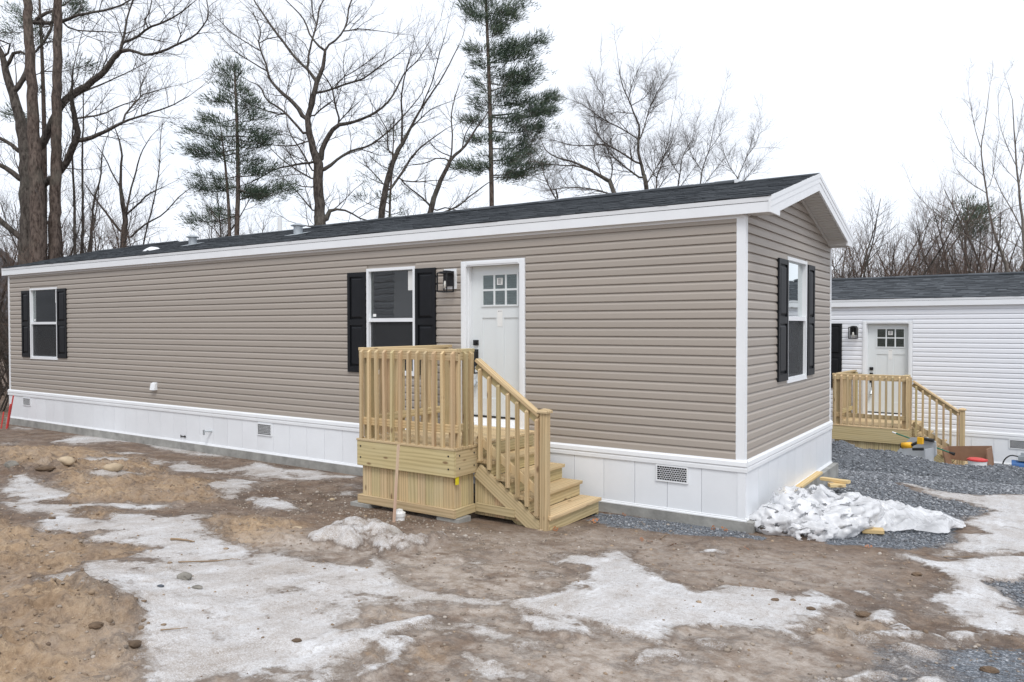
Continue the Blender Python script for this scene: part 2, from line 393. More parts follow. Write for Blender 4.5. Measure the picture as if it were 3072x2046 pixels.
def window(parent, x0, x1, z0, z1, zm, end=False, sticker=False):
    def bx(m, a0, a1, d0, d1, q0, q1): m.box(*((-d1, -d0, a0, a1, q0, q1) if end else (a0, a1, d0, d1, q0, q1)))
    fr = .042; m = MB()
    for a0, a1, q0, q1 in ((x0, x0+fr, z0, z1), (x1-fr, x1, z0, z1), (x0+fr, x1-fr, z1-fr, z1), (x0+fr, x1-fr, z0, z0+fr)):
        bx(m, a0, a1, -.030, .09, q0, q1)
    bx(m, x0-.012, x1+.012, -.034, -.004, z0-.012, z0-.001)
    wn = m.build('window', WHITE, parent)
    m = MB()                                   # lower sash, set back
    s = .030
    for a0, a1, q0, q1 in ((x0+fr, x0+fr+s, z0+fr, zm-.02), (x1-fr-s, x1-fr, z0+fr, zm-.02), (x0+fr+s, x1-fr-s, z0+fr, z0+fr+s)):
        bx(m, a0, a1, .012, .05, q0, q1)
    m.build('lower_sash', GREYPL if False else WHITE, wn)
    m = MB(); bx(m, x0+fr-.002, x1-fr+.002, -.018, .055, zm-.026, zm+.026); m.build('meeting_rail', WHITE, wn)
    m = MB(); bx(m, x0+fr, x1-fr, .026, .031, zm+.026, z1-fr); m.build('pane', GLASS, wn)
    m = MB(); bx(m, x0+fr+s, x1-fr-s, .036, .041, z0+fr+s, zm-.026); m.build('pane', GLASS, wn)
    m = MB(); bx(m, x0+fr+s*.4, x1-fr-s*.4, .006, .0075, z0+fr+s*.4, zm-.027); m.build('insect_screen', SCREEN, wn)
    # a dim room behind the glass
    m = MB(); D = 1.6; a0, a1, q0, q1 = x0-.35, x1+.35, z0-.5, z1+.12
    for A in ((a0, a1, D, D+.02, q0, q1), (a0-.02, a0, .14, D, q0, q1), (a1, a1+.02, .14, D, q0, q1), (a0, a1, .14, D, q0-.02, q0), (a0, a1, .14, D, q1, q1+.02)): bx(m, *A)
    m.build('room_interior', ROOM, wn)
    if sticker:
        m = MB(); bx(m, x1-fr-.13, x1-fr-.012, .0235, .0255, z1-fr-.29, z1-fr-.015); m.build('energy_label', PAPER, wn)
        m = MB(); bx(m, x0+fr+.04, x0+fr+.10, .0235, .0255, zm+.05, zm+.09); m.build('glass_sticker', PAPER, wn)
    return wn

def louvre_vent(parent, x0, x1, z0, z1, y=-.032, end=False):
    m = MB(); e = .016
    for A in ((x0, x0+e, z0, z1), (x1-e, x1, z0, z1), (x0+e, x1-e, z0, z0+e), (x0+e, x1-e, z1-e, z1)): m.box(A[0], A[1], y-.014, y, A[2], A[3])
    o = m.build('foundation_vent', WHITE, parent)
    boxo('vent_back', x0+e, x1-e, y-.004, y-.002, z0+e, z1-e, SEAL, o)
    m = MB(); k = max(5, int((z1-z0-2*e)/.021)); n = max(6, int((x1-x0)/.03))
    for i in range(1, k):
        z = z0+e+(z1-z0-2*e)*i/k; m.box(x0+e, x1-e, y-.010, y-.006, z-.0020, z+.0020)
    g = m.build('vent_grille', WHITE, o)
    m = MB()
    for r in range(k):
        for i in range(1, n):
            x = x0+e+(x1-x0-2*e)*(i+(r % 2)*.5)/n
            if x > x1-e-.004: continue
            z = z0+e+(z1-z0-2*e)*r/k; m.box(x-.0018, x+.0018, y-.0095, y-.0065, z+.0034, z+(z1-z0-2*e)/k-.0034)
    m.build('grille_bar', WHITE, o)
    return o

SH_MESH = []
def shingles(roof, near, x_lo, x_hi):
    """courses of laminated tabs on the street slope; tabs in `near` are pieces of their own"""
    n = 16; Ls = math.hypot(RIDGE_Y-EAVE_Y, RIDGE_Z-EAVE_Z); ex = Ls/n
    dy, dz = (RIDGE_Y-EAVE_Y)/Ls, (RIDGE_Z-EAVE_Z)/Ls
    ny, nz_ = -dz, dy
    if not SH_MESH:
        me = bpy.data.meshes.new('shingle')
        hb, ht = .011, .002
        v = [(x, s, h) for x in (-.5, .5) for s, h in ((0, 0), (1, 0), (1, ht), (0, hb))]
        f = [(0, 3, 2, 1), (4, 5, 6, 7), (3, 7, 6, 2), (0, 4, 7, 3)]
        me.from_pydata(v, [], f); me.materials.append(SHING); me.update(); SH_MESH.append(me)
    sv = []; sf = []; R = random.Random(5)
    cnt = 0
    for i in range(n):
        x = x_hi - R.uniform(0, .2)
        edge = x_hi
        while edge > x_lo:
            wdt = R.choice((.11, .16, .19, .24, .30)); a, b = max(x_lo, edge-wdt), edge; edge -= wdt
            if b-a < .02: continue
            s0 = i*ex - .004 - R.choice((0, 0, .012)); hgt = R.choice((.0, .0045))
            oy, oz = EAVE_Y+dy*s0+ny*(.004+hgt), EAVE_Z+dz*s0+nz_*(.004+hgt)
            ln = ex + .016
            if near is not None and a > near and cnt < 296:
                o = bpy.data.objects.new('shingle', SH_MESH[0]); link(o, roof); cnt += 1
                mt = Matrix(((b-a-.002, 0, 0, (a+b)/2), (0, dy*ln, ny, oy), (0, dz*ln, nz_, oz), (0, 0, 0, 1)))
                o.matrix_local = mt
            else:
                k = len(sv); hb, ht = .011, .002
                for xx in (a+.001, b-.001):
                    for s, h in ((0, 0), (ln, 0), (ln, ht), (0, hb)): sv.append((xx, oy+dy*s+ny*h, oz+dz*s+nz_*h))
                sf += [(k, k+3, k+2, k+1), (k+4, k+5, k+6, k+7), (k+3, k+7, k+6, k+2), (k, k+4, k+7, k+3)]
    o = mesh_obj('shingle_field', sv, sf, SHING, roof); o['kind'] = 'stuff'
    return o

def home(name, label, sm, loc, rz, near_shingles=None, vents=True):
    root = empty(name, loc, rz); tag(root, label, 'house')
    # --- slab, skirting
    boxo('foundation_slab', -LEN-.14, .12, -.055, WID+.10, -.75, .107, CONC, root)
    sk = MB().box(-LEN, -.0, -.018, .02, .108, Z0-.04).box(-.02, .018, .0201, WID-.021, .108, Z0-.04).box(-LEN, 0, WID-.02, WID+.018, .108, Z0-.04).box(-LEN-.018, -LEN+.02, .0201, WID-.021, .108, Z0-.04).build('skirting', SKIRT, root)
    x = -.05; R = random.Random(3)
    boxo('skirt_corner', -.052, .036, -.036, .05, .135, Z0-.10, SKIRT, sk)
    boxo('skirt_corner', -.03, .035, WID-.05, WID+.034, .135, Z0-.10, SKIRT, sk)
    while x > -LEN:
        a = max(-LEN-.02, x-.40)
        boxo('skirt_panel', a+.0028, x-.0028, -.030, -.019, .135, Z0-.10, SKIRT, sk); x -= .40
    y = .052
    while y < WID-.06:
        b = min(WID-.052, y+.40); boxo('skirt_panel', .019, .030, y+.0028, b-.0028, .135, Z0-.10, SKIRT, sk); y += .40
    bt = MB().prism([(-.046, .1075), (-.046, .120), (-.038, .126), (-.038, .138), (-.019, .145), (-.019, .1075)], 'x', -LEN-.03, .046)
    bt.build('skirt_bottom_rail', WHITE, sk)
    MB().prism([(.046, .1078), (.046, .120), (.038, .126), (.038, .138), (.019, .145), (.019, .1078)], 'y', -.0175, WID+.04).build('skirt_bottom_rail', WHITE, sk)
    P = [(-.0, Z0), (-.030, Z0-.002), (-.036, Z0-.012), (-.046, Z0-.022), (-.050, Z0-.065), (-.040, Z0-.078), (-.044, Z0-.092), (-.044, Z0-.128), (-.032, Z0-.134), (-.0, Z0-.134)]
    MB().prism(P, 'x', -LEN-.045, .050).build('skirt_trim', WHITE, root)
    MB().prism([(-q[0], q[1]-.0006) for q in P], 'y', .0008, WID+.045).build('skirt_trim', WHITE, root)
    # --- walls, each with its own clapboards
    fopen = [(-15.91, -14.69, 1.495, 3.044), (-5.542, -4.604, 1.508, 3.035), (-3.787, -2.769, .85, 3.057)]
    fw_ = MB(); cols = [-LEN+.01] + sorted(sum(([a, b] for a, b, _, _ in fopen), [])) + [-.01]
    for i in range(len(cols)-1):
        a, b = cols[i], cols[i+1]; op = [o for o in fopen if abs(o[0]-a) < 1e-6]
        if op:
            if op[0][2] > Z0+.05: fw_.box(a, b, .0, .10, Z0, op[0][2])
            fw_.box(a, b, .0, .10, op[0][3], 3.42)
        else: fw_.box(a, b, .0, .10, Z0, 3.42)
    front = fw_.build('front_wall', sm, root)
    topz = 3.34
    zs = [Z0 - .0041 + CH*k for k in range(26)]
    for k, z in enumerate(zs):
        h0 = .0042 if k == 0 else 0; h1 = min(CH, topz-z)
        if h1 <= .004: continue
        zc = z+CH*.5
        cuts = [(a-.004, b+.004) for a, b, q0, q1 in fopen if q0-.012 < zc < q1+.02]
        for a, b in spans(-LEN+.06, -.076, cuts): siding_front(a, b, z, h0, h1, sm, front)
    boxo('frieze', -LEN+.04, -.005, -.022, -.001, 3.339, 3.40, WHITE, root)
    eop = (1.656, 2.640, 1.49, 3.056)
    em = MB().box(-.10, 0, .101, eop[0], Z0, 3.40).box(-.10, 0, eop[1], WID-.01, Z0, 3.40).box(-.10, 0, eop[0], eop[1], Z0, eop[2]).box(-.10, 0, eop[0], eop[1], eop[3], 3.40)
    em.prism([(.1, 3.40), (WID-.01, 3.40), (RIDGE_Y, RIDGE_Z-.10)], 'x', -.10, -.0)
    endw = em.build('end_wall', sm, root)
    def zroof(y): return RIDGE_Z-.085-SLOPE*abs(y-RIDGE_Y)
    for k in range(33):
        z = Z0-.0041+CH*k; zc = z+CH*.5; h0 = .0042 if k == 0 else 0
        lo, hi, lot, hit = .062, WID-.06, .062, WID-.06
        top = min(CH, RIDGE_Z-.09-z)
        if top < .02: break
        if zroof(lo) < z+top:
            f_ = lambda zz: max(.062, RIDGE_Y-(RIDGE_Z-.085-zz)/SLOPE)
            g_ = lambda zz: min(WID-.06, RIDGE_Y+(RIDGE_Z-.085-zz)/SLOPE)
            lo, lot, hi, hit = f_(z), f_(z+top), g_(z), g_(z+top)
        if eop[2]-.012 < zc < eop[3]+.02:
            siding_front(lo, eop[0]-.004, z, h0, top, sm, endw, lot, eop[0]-.004, True); siding_front(eop[1]+.004, hi, z, h0, top, sm, endw, eop[1]+.004, hit, True)
        else: siding_front(lo, hi, z, h0, top, sm, endw, lot, hit, True)
    MB().box(-LEN+.01, -.105, WID-.10, WID, Z0, 3.42).build('back_wall', sm, root)
    MB().box(-LEN, -LEN+.10, .101, WID-.101, Z0, 3.42).prism([(.1, 3.42), (WID-.1, 3.42), (RIDGE_Y, RIDGE_Z-.1)], 'x', -LEN, -LEN+.1).build('end_wall', sm, root)
    for (a, b, c, d) in ((-.078, .020, -.020, .060), (-LEN-.02, -LEN+.062, -.020, .06), (-.06, .021, WID-.062, WID+.02)):
        m = MB().box(a, b, c, d, Z0-.001, 3.372); m.build('corner_post', WHITE, root)
    # --- roof
    RX0, RX1 = -LEN-.14, .30
    th = .055
    rf = MB().prism([(EAVE_Y, EAVE_Z), (RIDGE_Y, RIDGE_Z), (2*RIDGE_Y-EAVE_Y, EAVE_Z), (2*RIDGE_Y-EAVE_Y, EAVE_Z-th), (RIDGE_Y, RIDGE_Z-th), (EAVE_Y, EAVE_Z-th)], 'x', RX0, RX1-.022).build('roof', SHING, root)
    shingles(rf, near_shingles, RX0, RX1+.006)
    v = []; f = []
    y = RIDGE_Y                                       # far slope: a second, plain field of courses, out of sight from the street
    for i in range(16):
        s0, s1 = i/16, (i+1)/16; ya, yb = 2*RIDGE_Y-EAVE_Y+s0*(EAVE_Y-RIDGE_Y), 2*RIDGE_Y-EAVE_Y+s1*(EAVE_Y-RIDGE_Y); za, zb = EAVE_Z+s0*(RIDGE_Z-EAVE_Z), EAVE_Z+s1*(RIDGE_Z-EAVE_Z)
        k = len(v); v += [(RX0, ya, za+.018), (RX1+.006, ya, za+.018), (RX1+.006, yb, zb+.006), (RX0, yb, zb+.006), (RX0, ya, za), (RX1+.006, ya, za)]; f += [(k, k+1, k+2, k+3), (k+4, k+5, k+1, k)]
    so_ = mesh_obj('shingle_field', v, f, SHING, rf); so_['kind'] = 'stuff'
    R2 = random.Random(9)
    for (a, b) in ((-15.2, -13.6), (-8.9, -.75)):
        x = b
        while x > a:
            l = .305
            MB().prism([(RIDGE_Y-.14, RIDGE_Z-.03+.018), (RIDGE_Y-.135, RIDGE_Z+.012), (RIDGE_Y, RIDGE_Z+.046+R2.uniform(0, .006)), (RIDGE_Y+.135, RIDGE_Z+.012), (RIDGE_Y+.14, RIDGE_Z-.03+.018)], 'x', x-l+.002, x).build('ridge_cap', SHING, rf); x -= l
    MB().prism([(RIDGE_Y-.10, RIDGE_Z-.012), (RIDGE_Y, RIDGE_Z+.020), (RIDGE_Y+.10, RIDGE_Z-.012)], 'x', RX0, RX1).build('ridge_strip', SHING, rf)
    boxo('ridge_vent_end', -.75, -.715, RIDGE_Y-.12, RIDGE_Y+.12, RIDGE_Z-.015, RIDGE_Z+.035, WHITE, rf)
    # fascia, soffits, rakes
    FB = 3.372
    m = MB().prism([(EAVE_Y+.012, FB), (EAVE_Y, FB), (EAVE_Y, EAVE_Z-.05), (EAVE_Y-.004, EAVE_Z-.05), (EAVE_Y-.010, EAVE_Z-.004), (EAVE_Y+.012, EAVE_Z-.004)], 'x', RX0, RX1-.022); m.build('fascia', WHITE, root)
    m = MB().prism([(2*RIDGE_Y-EAVE_Y-.012, FB), (2*RIDGE_Y-EAVE_Y, FB), (2*RIDGE_Y-EAVE_Y+.006, EAVE_Z-.004), (2*RIDGE_Y-EAVE_Y-.012, EAVE_Z-.004)], 'x', RX0, RX1-.022); m.build('fascia', WHITE, root)
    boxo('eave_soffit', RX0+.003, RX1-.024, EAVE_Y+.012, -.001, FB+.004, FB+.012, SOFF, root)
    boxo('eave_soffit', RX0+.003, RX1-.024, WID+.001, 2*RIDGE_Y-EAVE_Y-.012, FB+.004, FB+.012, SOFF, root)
    # rake boards with a stepped face (drip lip, two reveals) at the street end, plain at the far end
    E2 = 2*RIDGE_Y-EAVE_Y; hb = .205
    for xa, xb, front_end in ((RX1-.022, RX1, True), (RX0, RX0+.022, False)):
        for s in (1, -1):
            def Q(y, off): return (RIDGE_Y + s*(RIDGE_Y-y)*-1 if False else (y if s == 1 else 2*RIDGE_Y-y), RIDGE_Z-SLOPE*(RIDGE_Y-y)+off)
            e = EAVE_Y-.008
            low = [(e, EAVE_Z+.004), (RIDGE_Y, RIDGE_Z+.010), (RIDGE_Y, RIDGE_Z-hb), (.26, RIDGE_Z-hb-SLOPE*(RIDGE_Y-.26)), (.26, FB-.004), (e, FB-.004)]
            pts = [(y if s == 1 else 2*RIDGE_Y-y, z) for y, z in low]
            m = MB().prism(pts, 'x', xa, xb)
            m.build('rake_board', WHITE, root)
            if front_end:
                for d0, d1, pr_ in ((0.0, .052, .010), (.052, .115, .005)):
                    q = [(e, EAVE_Z+.006-d0), (RIDGE_Y, RIDGE_Z+.012-d0), (RIDGE_Y, RIDGE_Z+.012-d1), (e, EAVE_Z+.006-d1)]
                    MB().prism([(y if s == 1 else 2*RIDGE_Y-y, z) for y, z in q], 'x', xb, xb+pr_).build('rake_trim', WHITE, root)
                # ribbed soffit below the overhang
                rb = MB(); nrib = 20
                y0, y1 = .262, RIDGE_Y-.002
                for i in range(nrib):
                    a = y0+(y1-y0)*i/nrib; b = y0+(y1-y0)*(i+1)/nrib; mid = a+(b-a)*.72
                    def zz(y, d): return RIDGE_Z-.165-SLOPE*(RIDGE_Y-y)-d
                    q = [(a, zz(a, 0)), (mid, zz(mid, 0)), (mid+.004, zz(mid, -.009)), (b-.004, zz(b, -.009)), (b, zz(b, 0)), (b, zz(b, -.02)), (a, zz(a, -.02))]
                    rb.prism([(y if s == 1 else 2*RIDGE_Y-y, z) for y, z in q], 'x', .002, xa-.002)
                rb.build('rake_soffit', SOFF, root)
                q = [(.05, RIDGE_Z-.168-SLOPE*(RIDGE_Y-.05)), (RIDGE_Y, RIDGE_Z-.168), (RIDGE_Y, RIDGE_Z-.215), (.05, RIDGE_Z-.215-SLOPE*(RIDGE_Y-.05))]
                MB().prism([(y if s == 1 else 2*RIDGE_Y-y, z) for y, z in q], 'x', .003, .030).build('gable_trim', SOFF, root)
                a_, b_ = (EAVE_Y+.013, .259)
                if s == -1: a_, b_ = 2*RIDGE_Y-b_, 2*RIDGE_Y-a_
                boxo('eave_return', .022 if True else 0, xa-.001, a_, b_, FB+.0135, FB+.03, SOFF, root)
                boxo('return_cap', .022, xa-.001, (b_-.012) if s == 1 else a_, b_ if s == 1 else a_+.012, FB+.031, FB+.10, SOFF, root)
    # --- windows and shutters
    window(root, -5.542, -4.604, 1.508, 3.035, 2.285, sticker=True)
    shutter(root, -5.925, -5.556, 1.515, 2.990); shutter(root, -4.592, -4.226, 1.515, 2.997)
    window(root, -15.91, -14.69, 1.495, 3.044, 2.275, sticker=True)
    shutter(root, -16.28, -15.925, 1.52, 3.0); shutter(root, -14.675, -14.295, 1.53, 3.005)
    window(root, 1.656, 2.640, 1.49, 3.056, 2.285, end=True)
    shutter(root, 1.215, 1.635, 1.52, 3.005, True); shutter(root, 2.662, 3.03, 1.522, 3.018, True)
    # --- door
    DX0, DX1, DB, DT, DY = -3.690, -2.815, 1.007, 2.992, .085
    m = MB()
    for a0, a1, q0, q1 in ((-3.787, -3.705, .868, 3.057), (-2.851, -2.769, .868, 3.057), (-3.705, -2.851, 2.975+.013, 3.057)):
        m.box(a0, a1, -.034, .02, q0, q1)
        i_ = .018
        m.box(a0+(i_ if a0 < -3.7 or True else 0), a1-i_, -.042, -.034, q0+(.0 if q1-q0 > 1 else i_), q1-i_)
    m.box(-3.775, DX0-.001, .0205, .10, DB-.08, 3.04); m.box(DX1+.001, -2.781, .0205, .10, DB-.08, 3.04); m.box(DX0-.001, DX1+.001, .0205, .10, DT+.002, 3.04)
    dfm = m.build('door_frame', WHITE, root)
    MB().prism([(-.05, .868), (-.05, .895), (.05, .93), (.084, .985), (.12, .985), (.12, .868)], 'x', -3.775, -2.781).build('threshold', WHITE, dfm)
    boxo('threshold_strip', -3.75, -2.80, -.0535, -.0505, .868, .882, SEAL, dfm)
    door = boxo('door', DX0, DX1, DY+.012, DY+.045, DB, DT, DOORM, root)
    m = MB()                                    # face of the door: rails, stiles and lip around lights and panels
    lx0, lx1, lz0, lz1 = -3.50, -2.958, 2.475, 2.865
    for a0, a1, q0, q1 in ((DX0, -3.516, DB, DT), (-2.940, DX1, DB, DT), (-3.516, -2.940, 2.885, DT), (-3.516, -2.940, 2.305, 2.458), (-3.516, -2.940, DB, 1.237), (-3.290, -3.170, 1.237, 2.305)):
        m.box(a0, a1, DY, DY+.0118, q0, q1)
    m.build('door_rail', DOORM, door)
    m = MB()
    for a0, a1, q0, q1 in ((-3.524, lx0, 2.452, 2.891), (lx1, -2.934, 2.452, 2.891), (lx0, lx1, lz1, 2.891), (lx0, lx1, 2.452, lz0)): m.box(a0, a1, DY-.014, DY+.001, q0, q1)
    for a0 in (-3.331, -3.147): m.box(a0, a0+.026, DY-.009, DY+.001, lz0, lz1)
    m.box(lx0, lx1, DY-.0085, DY+.0005, 2.658, 2.684)
    m.build('light_frame', DOORM, door)
    for i in range(3):
        for q0, q1 in ((lz0, 2.658), (2.684, lz1)):
            a0 = (lx0, -3.305, -3.121)[i]; a1 = (-3.331, -3.147, lx1)[i]
            boxo('pane', a0, a1, DY+.0005, DY+.0025, q0, q1, GLASS, door)
    boxo('pane_backing', lx0-.01, lx1+.01, DY+.0045, DY+.0075, lz0-.01, lz1+.01, PANE_REFL, door)
    n_ = boxo('paper_notice', -3.278, -3.186, DY-.0035, DY-.0022, 2.735, 2.825, PAPER, door)
    n2 = boxo('door_tag', -3.272, -3.190, DY-.0035, DY-.0022, 2.19, 2.41, PAPER, door)
    R = random.Random(2)
    m = MB()
    for i in range(7):
        z = 2.813-i*.010; a = -3.262+R.uniform(0, .006); m.box(a, -3.205+R.uniform(-.012, .008), DY-.0046, DY-.0037, z-.0028 if i else z-.005, z+.0028)
    m.build('print_line', INK, n_)
    m = MB()
    for i in range(3): m.box(-3.258+i*.020, -3.246+i*.020, DY-.0046, DY-.0037, 2.383+R.uniform(-.004, .004), 2.395)
    m.build('print_mark', INK, n2)
    b_ = boxo('deadbolt', -3.655, -3.580, DY-.026, DY, 1.940, 2.010, BMET, door)
    MB().tube((-3.617, DY-.045, 1.975), (-3.617, DY-.0255, 1.975), .021, .024, 14).build('lock_cylinder', BMET, b_)
    h = MB().box(-3.652, -3.585, DY-.014, DY, 1.66, 1.885); hh = h.build('handle', BMET, door)
    MB().box(-3.603, -3.588, DY-.075, DY-.0145, 1.850, 1.872).box(-3.603, -3.588, DY-.090, -.075+DY, 1.560, 1.872).box(-3.603, -3.588, DY-.075, DY-.0145, 1.560, 1.580).build('pull', BMET, hh)
    MB().tube((-3.61, DY-.04, 1.46), (-3.61, DY-.09, 1.40), .035, .03, 10).build('lock_box', METAL, door)
    boxo('door_sweep', DX0+.004, DX1-.004, DY-.012, DY+.03, DB-.022, DB-.0005, SEAL, door)
    # --- lantern
    lm = boxo('wall_lamp', -4.074, -3.864, -.036, -.0155, 2.695, 2.968, WHITE, root)
    MB().box(-4.030, -3.90, -.056, -.0365, 2.735, 2.935).build('back_plate', BMET, lm)
    c = MB(); r_ = .0075; a0, a1, b0, b1, q0, q1 = -4.036, -3.876, -.225, -.085, 2.655, 2.905
    for xx in (a0, a1):
        for yy in (b0, b1): c.box(xx-r_, xx+r_, yy-r_, yy+r_, q0, q1)
    for zz_ in (q0, q1):
        for yy in (b0, b1): c.box(a0+r_, a1-r_, yy-r_, yy+r_, zz_-r_, zz_+r_)
        for xx in (a0, a1): c.box(xx-r_, xx+r_, b0+r_, b1-r_, zz_-r_*.99, zz_+r_*.99)
    c.build('lamp_cage', BMET, lm)
    MB().box(a0+.02, a1-.02, b0+.02, b1-.02, q1+.008, q1+.018).box(-3.985, -3.927, -.17, -.0565, q1+.0185, q1+.034).box(-3.968, -3.944, -.165, -.145, 2.80, q1+.007).build('lamp_arm', BMET, lm)
    MB().tube((-3.956, -.155, 2.70), (-3.956, -.155, 2.799), .026, .016, 12).build('bulb', BULB, lm, True)
    # --- fittings on the wall and skirt
    louvre_vent(root, -16.26, -15.91, .43, .605); louvre_vent(root, -8.045, -7.685, .405, .602); louvre_vent(root, -.985, -.602, .437, .625)
    MB().prism([(-.016, 1.01), (-.085, 1.01), (-.06, 1.13), (-.016, 1.15)], 'x', -11.12, -10.97).build('dryer_hood', WHITE, root)
    MB().tube((-9.29, -.03, .37), (-9.36, -.14, .375), .016).tube((-9.36, -.14, .40), (-9.36, -.14, .31), .018).build('hose_tap', METAL, root)
    MB().box(-10.20, -10.06, -.045, -.0305, .205, .221).box(-10.20, -10.185, -.05, -.0455, .185, .24).box(-10.075, -10.06, -.05, -.0455, .185, .24).build('skirt_handle', BMET, root)
    if vents:
        for x, y in ((-11.29, .95), (-8.09, .88)):
            zr = EAVE_Z+SLOPE*(y-EAVE_Y)
            p = MB().tube((x, y, zr-.03), (x, y, zr+.155), .078, .078, 18).build('roof_vent', METAL, root)
            MB().tube((x, y, zr+.156), (x, y, zr+.168), .125, .125, 18).tube((x, y, zr+.168), (x, y, zr+.20), .12, .05, 18).build('vent_cap', METAL, p)
            fl = MB(); 
            fl.prism([(y-.17, EAVE_Z+SLOPE*(y-.17-EAVE_Y)+.022), (y+.15, EAVE_Z+SLOPE*(y+.15-EAVE_Y)+.022), (y+.15, EAVE_Z+SLOPE*(y+.15-EAVE_Y)+.026), (y-.17, EAVE_Z+SLOPE*(y-.17-EAVE_Y)+.026)], 'x', x-.16, x+.16); fl.build('vent_flashing', METAL, p)
        MB().tube((-10.75, 2.65, 3.9), (-10.75, 2.65, 4.52), .045, .045, 14).build('vent_pipe', PVC, root)
    else:
        # electrical box beside the door, half hidden by the railing
        boxo('outlet_box', -4.30, -4.16, -.07, -.0155, 1.22, 1.33, BMET, root)
    return root
def pane_reflection_mat():  # grey wavy bands: the reflection in the door panes, painted on the backing
    m, t, b = mat('pane_reflection_bands'); v = objco(t)
    wv = N(t, 'ShaderNodeTexWave', wave_type='BANDS', bands_direction='Z'); wv.inputs['Scale'].default_value = 9; wv.inputs['Distortion'].default_value = 1.2
    L(t, v, wv.inputs['Vector']); L(t, ramp(t, wv.outputs['Fac'], [(.2, (.08, .085, .09)), (.9, (.17, .18, .185))]), b.inputs['Base Color']); b.inputs['Roughness'].default_value = .8
    return m
PANE_REFL = pane_reflection_mat()

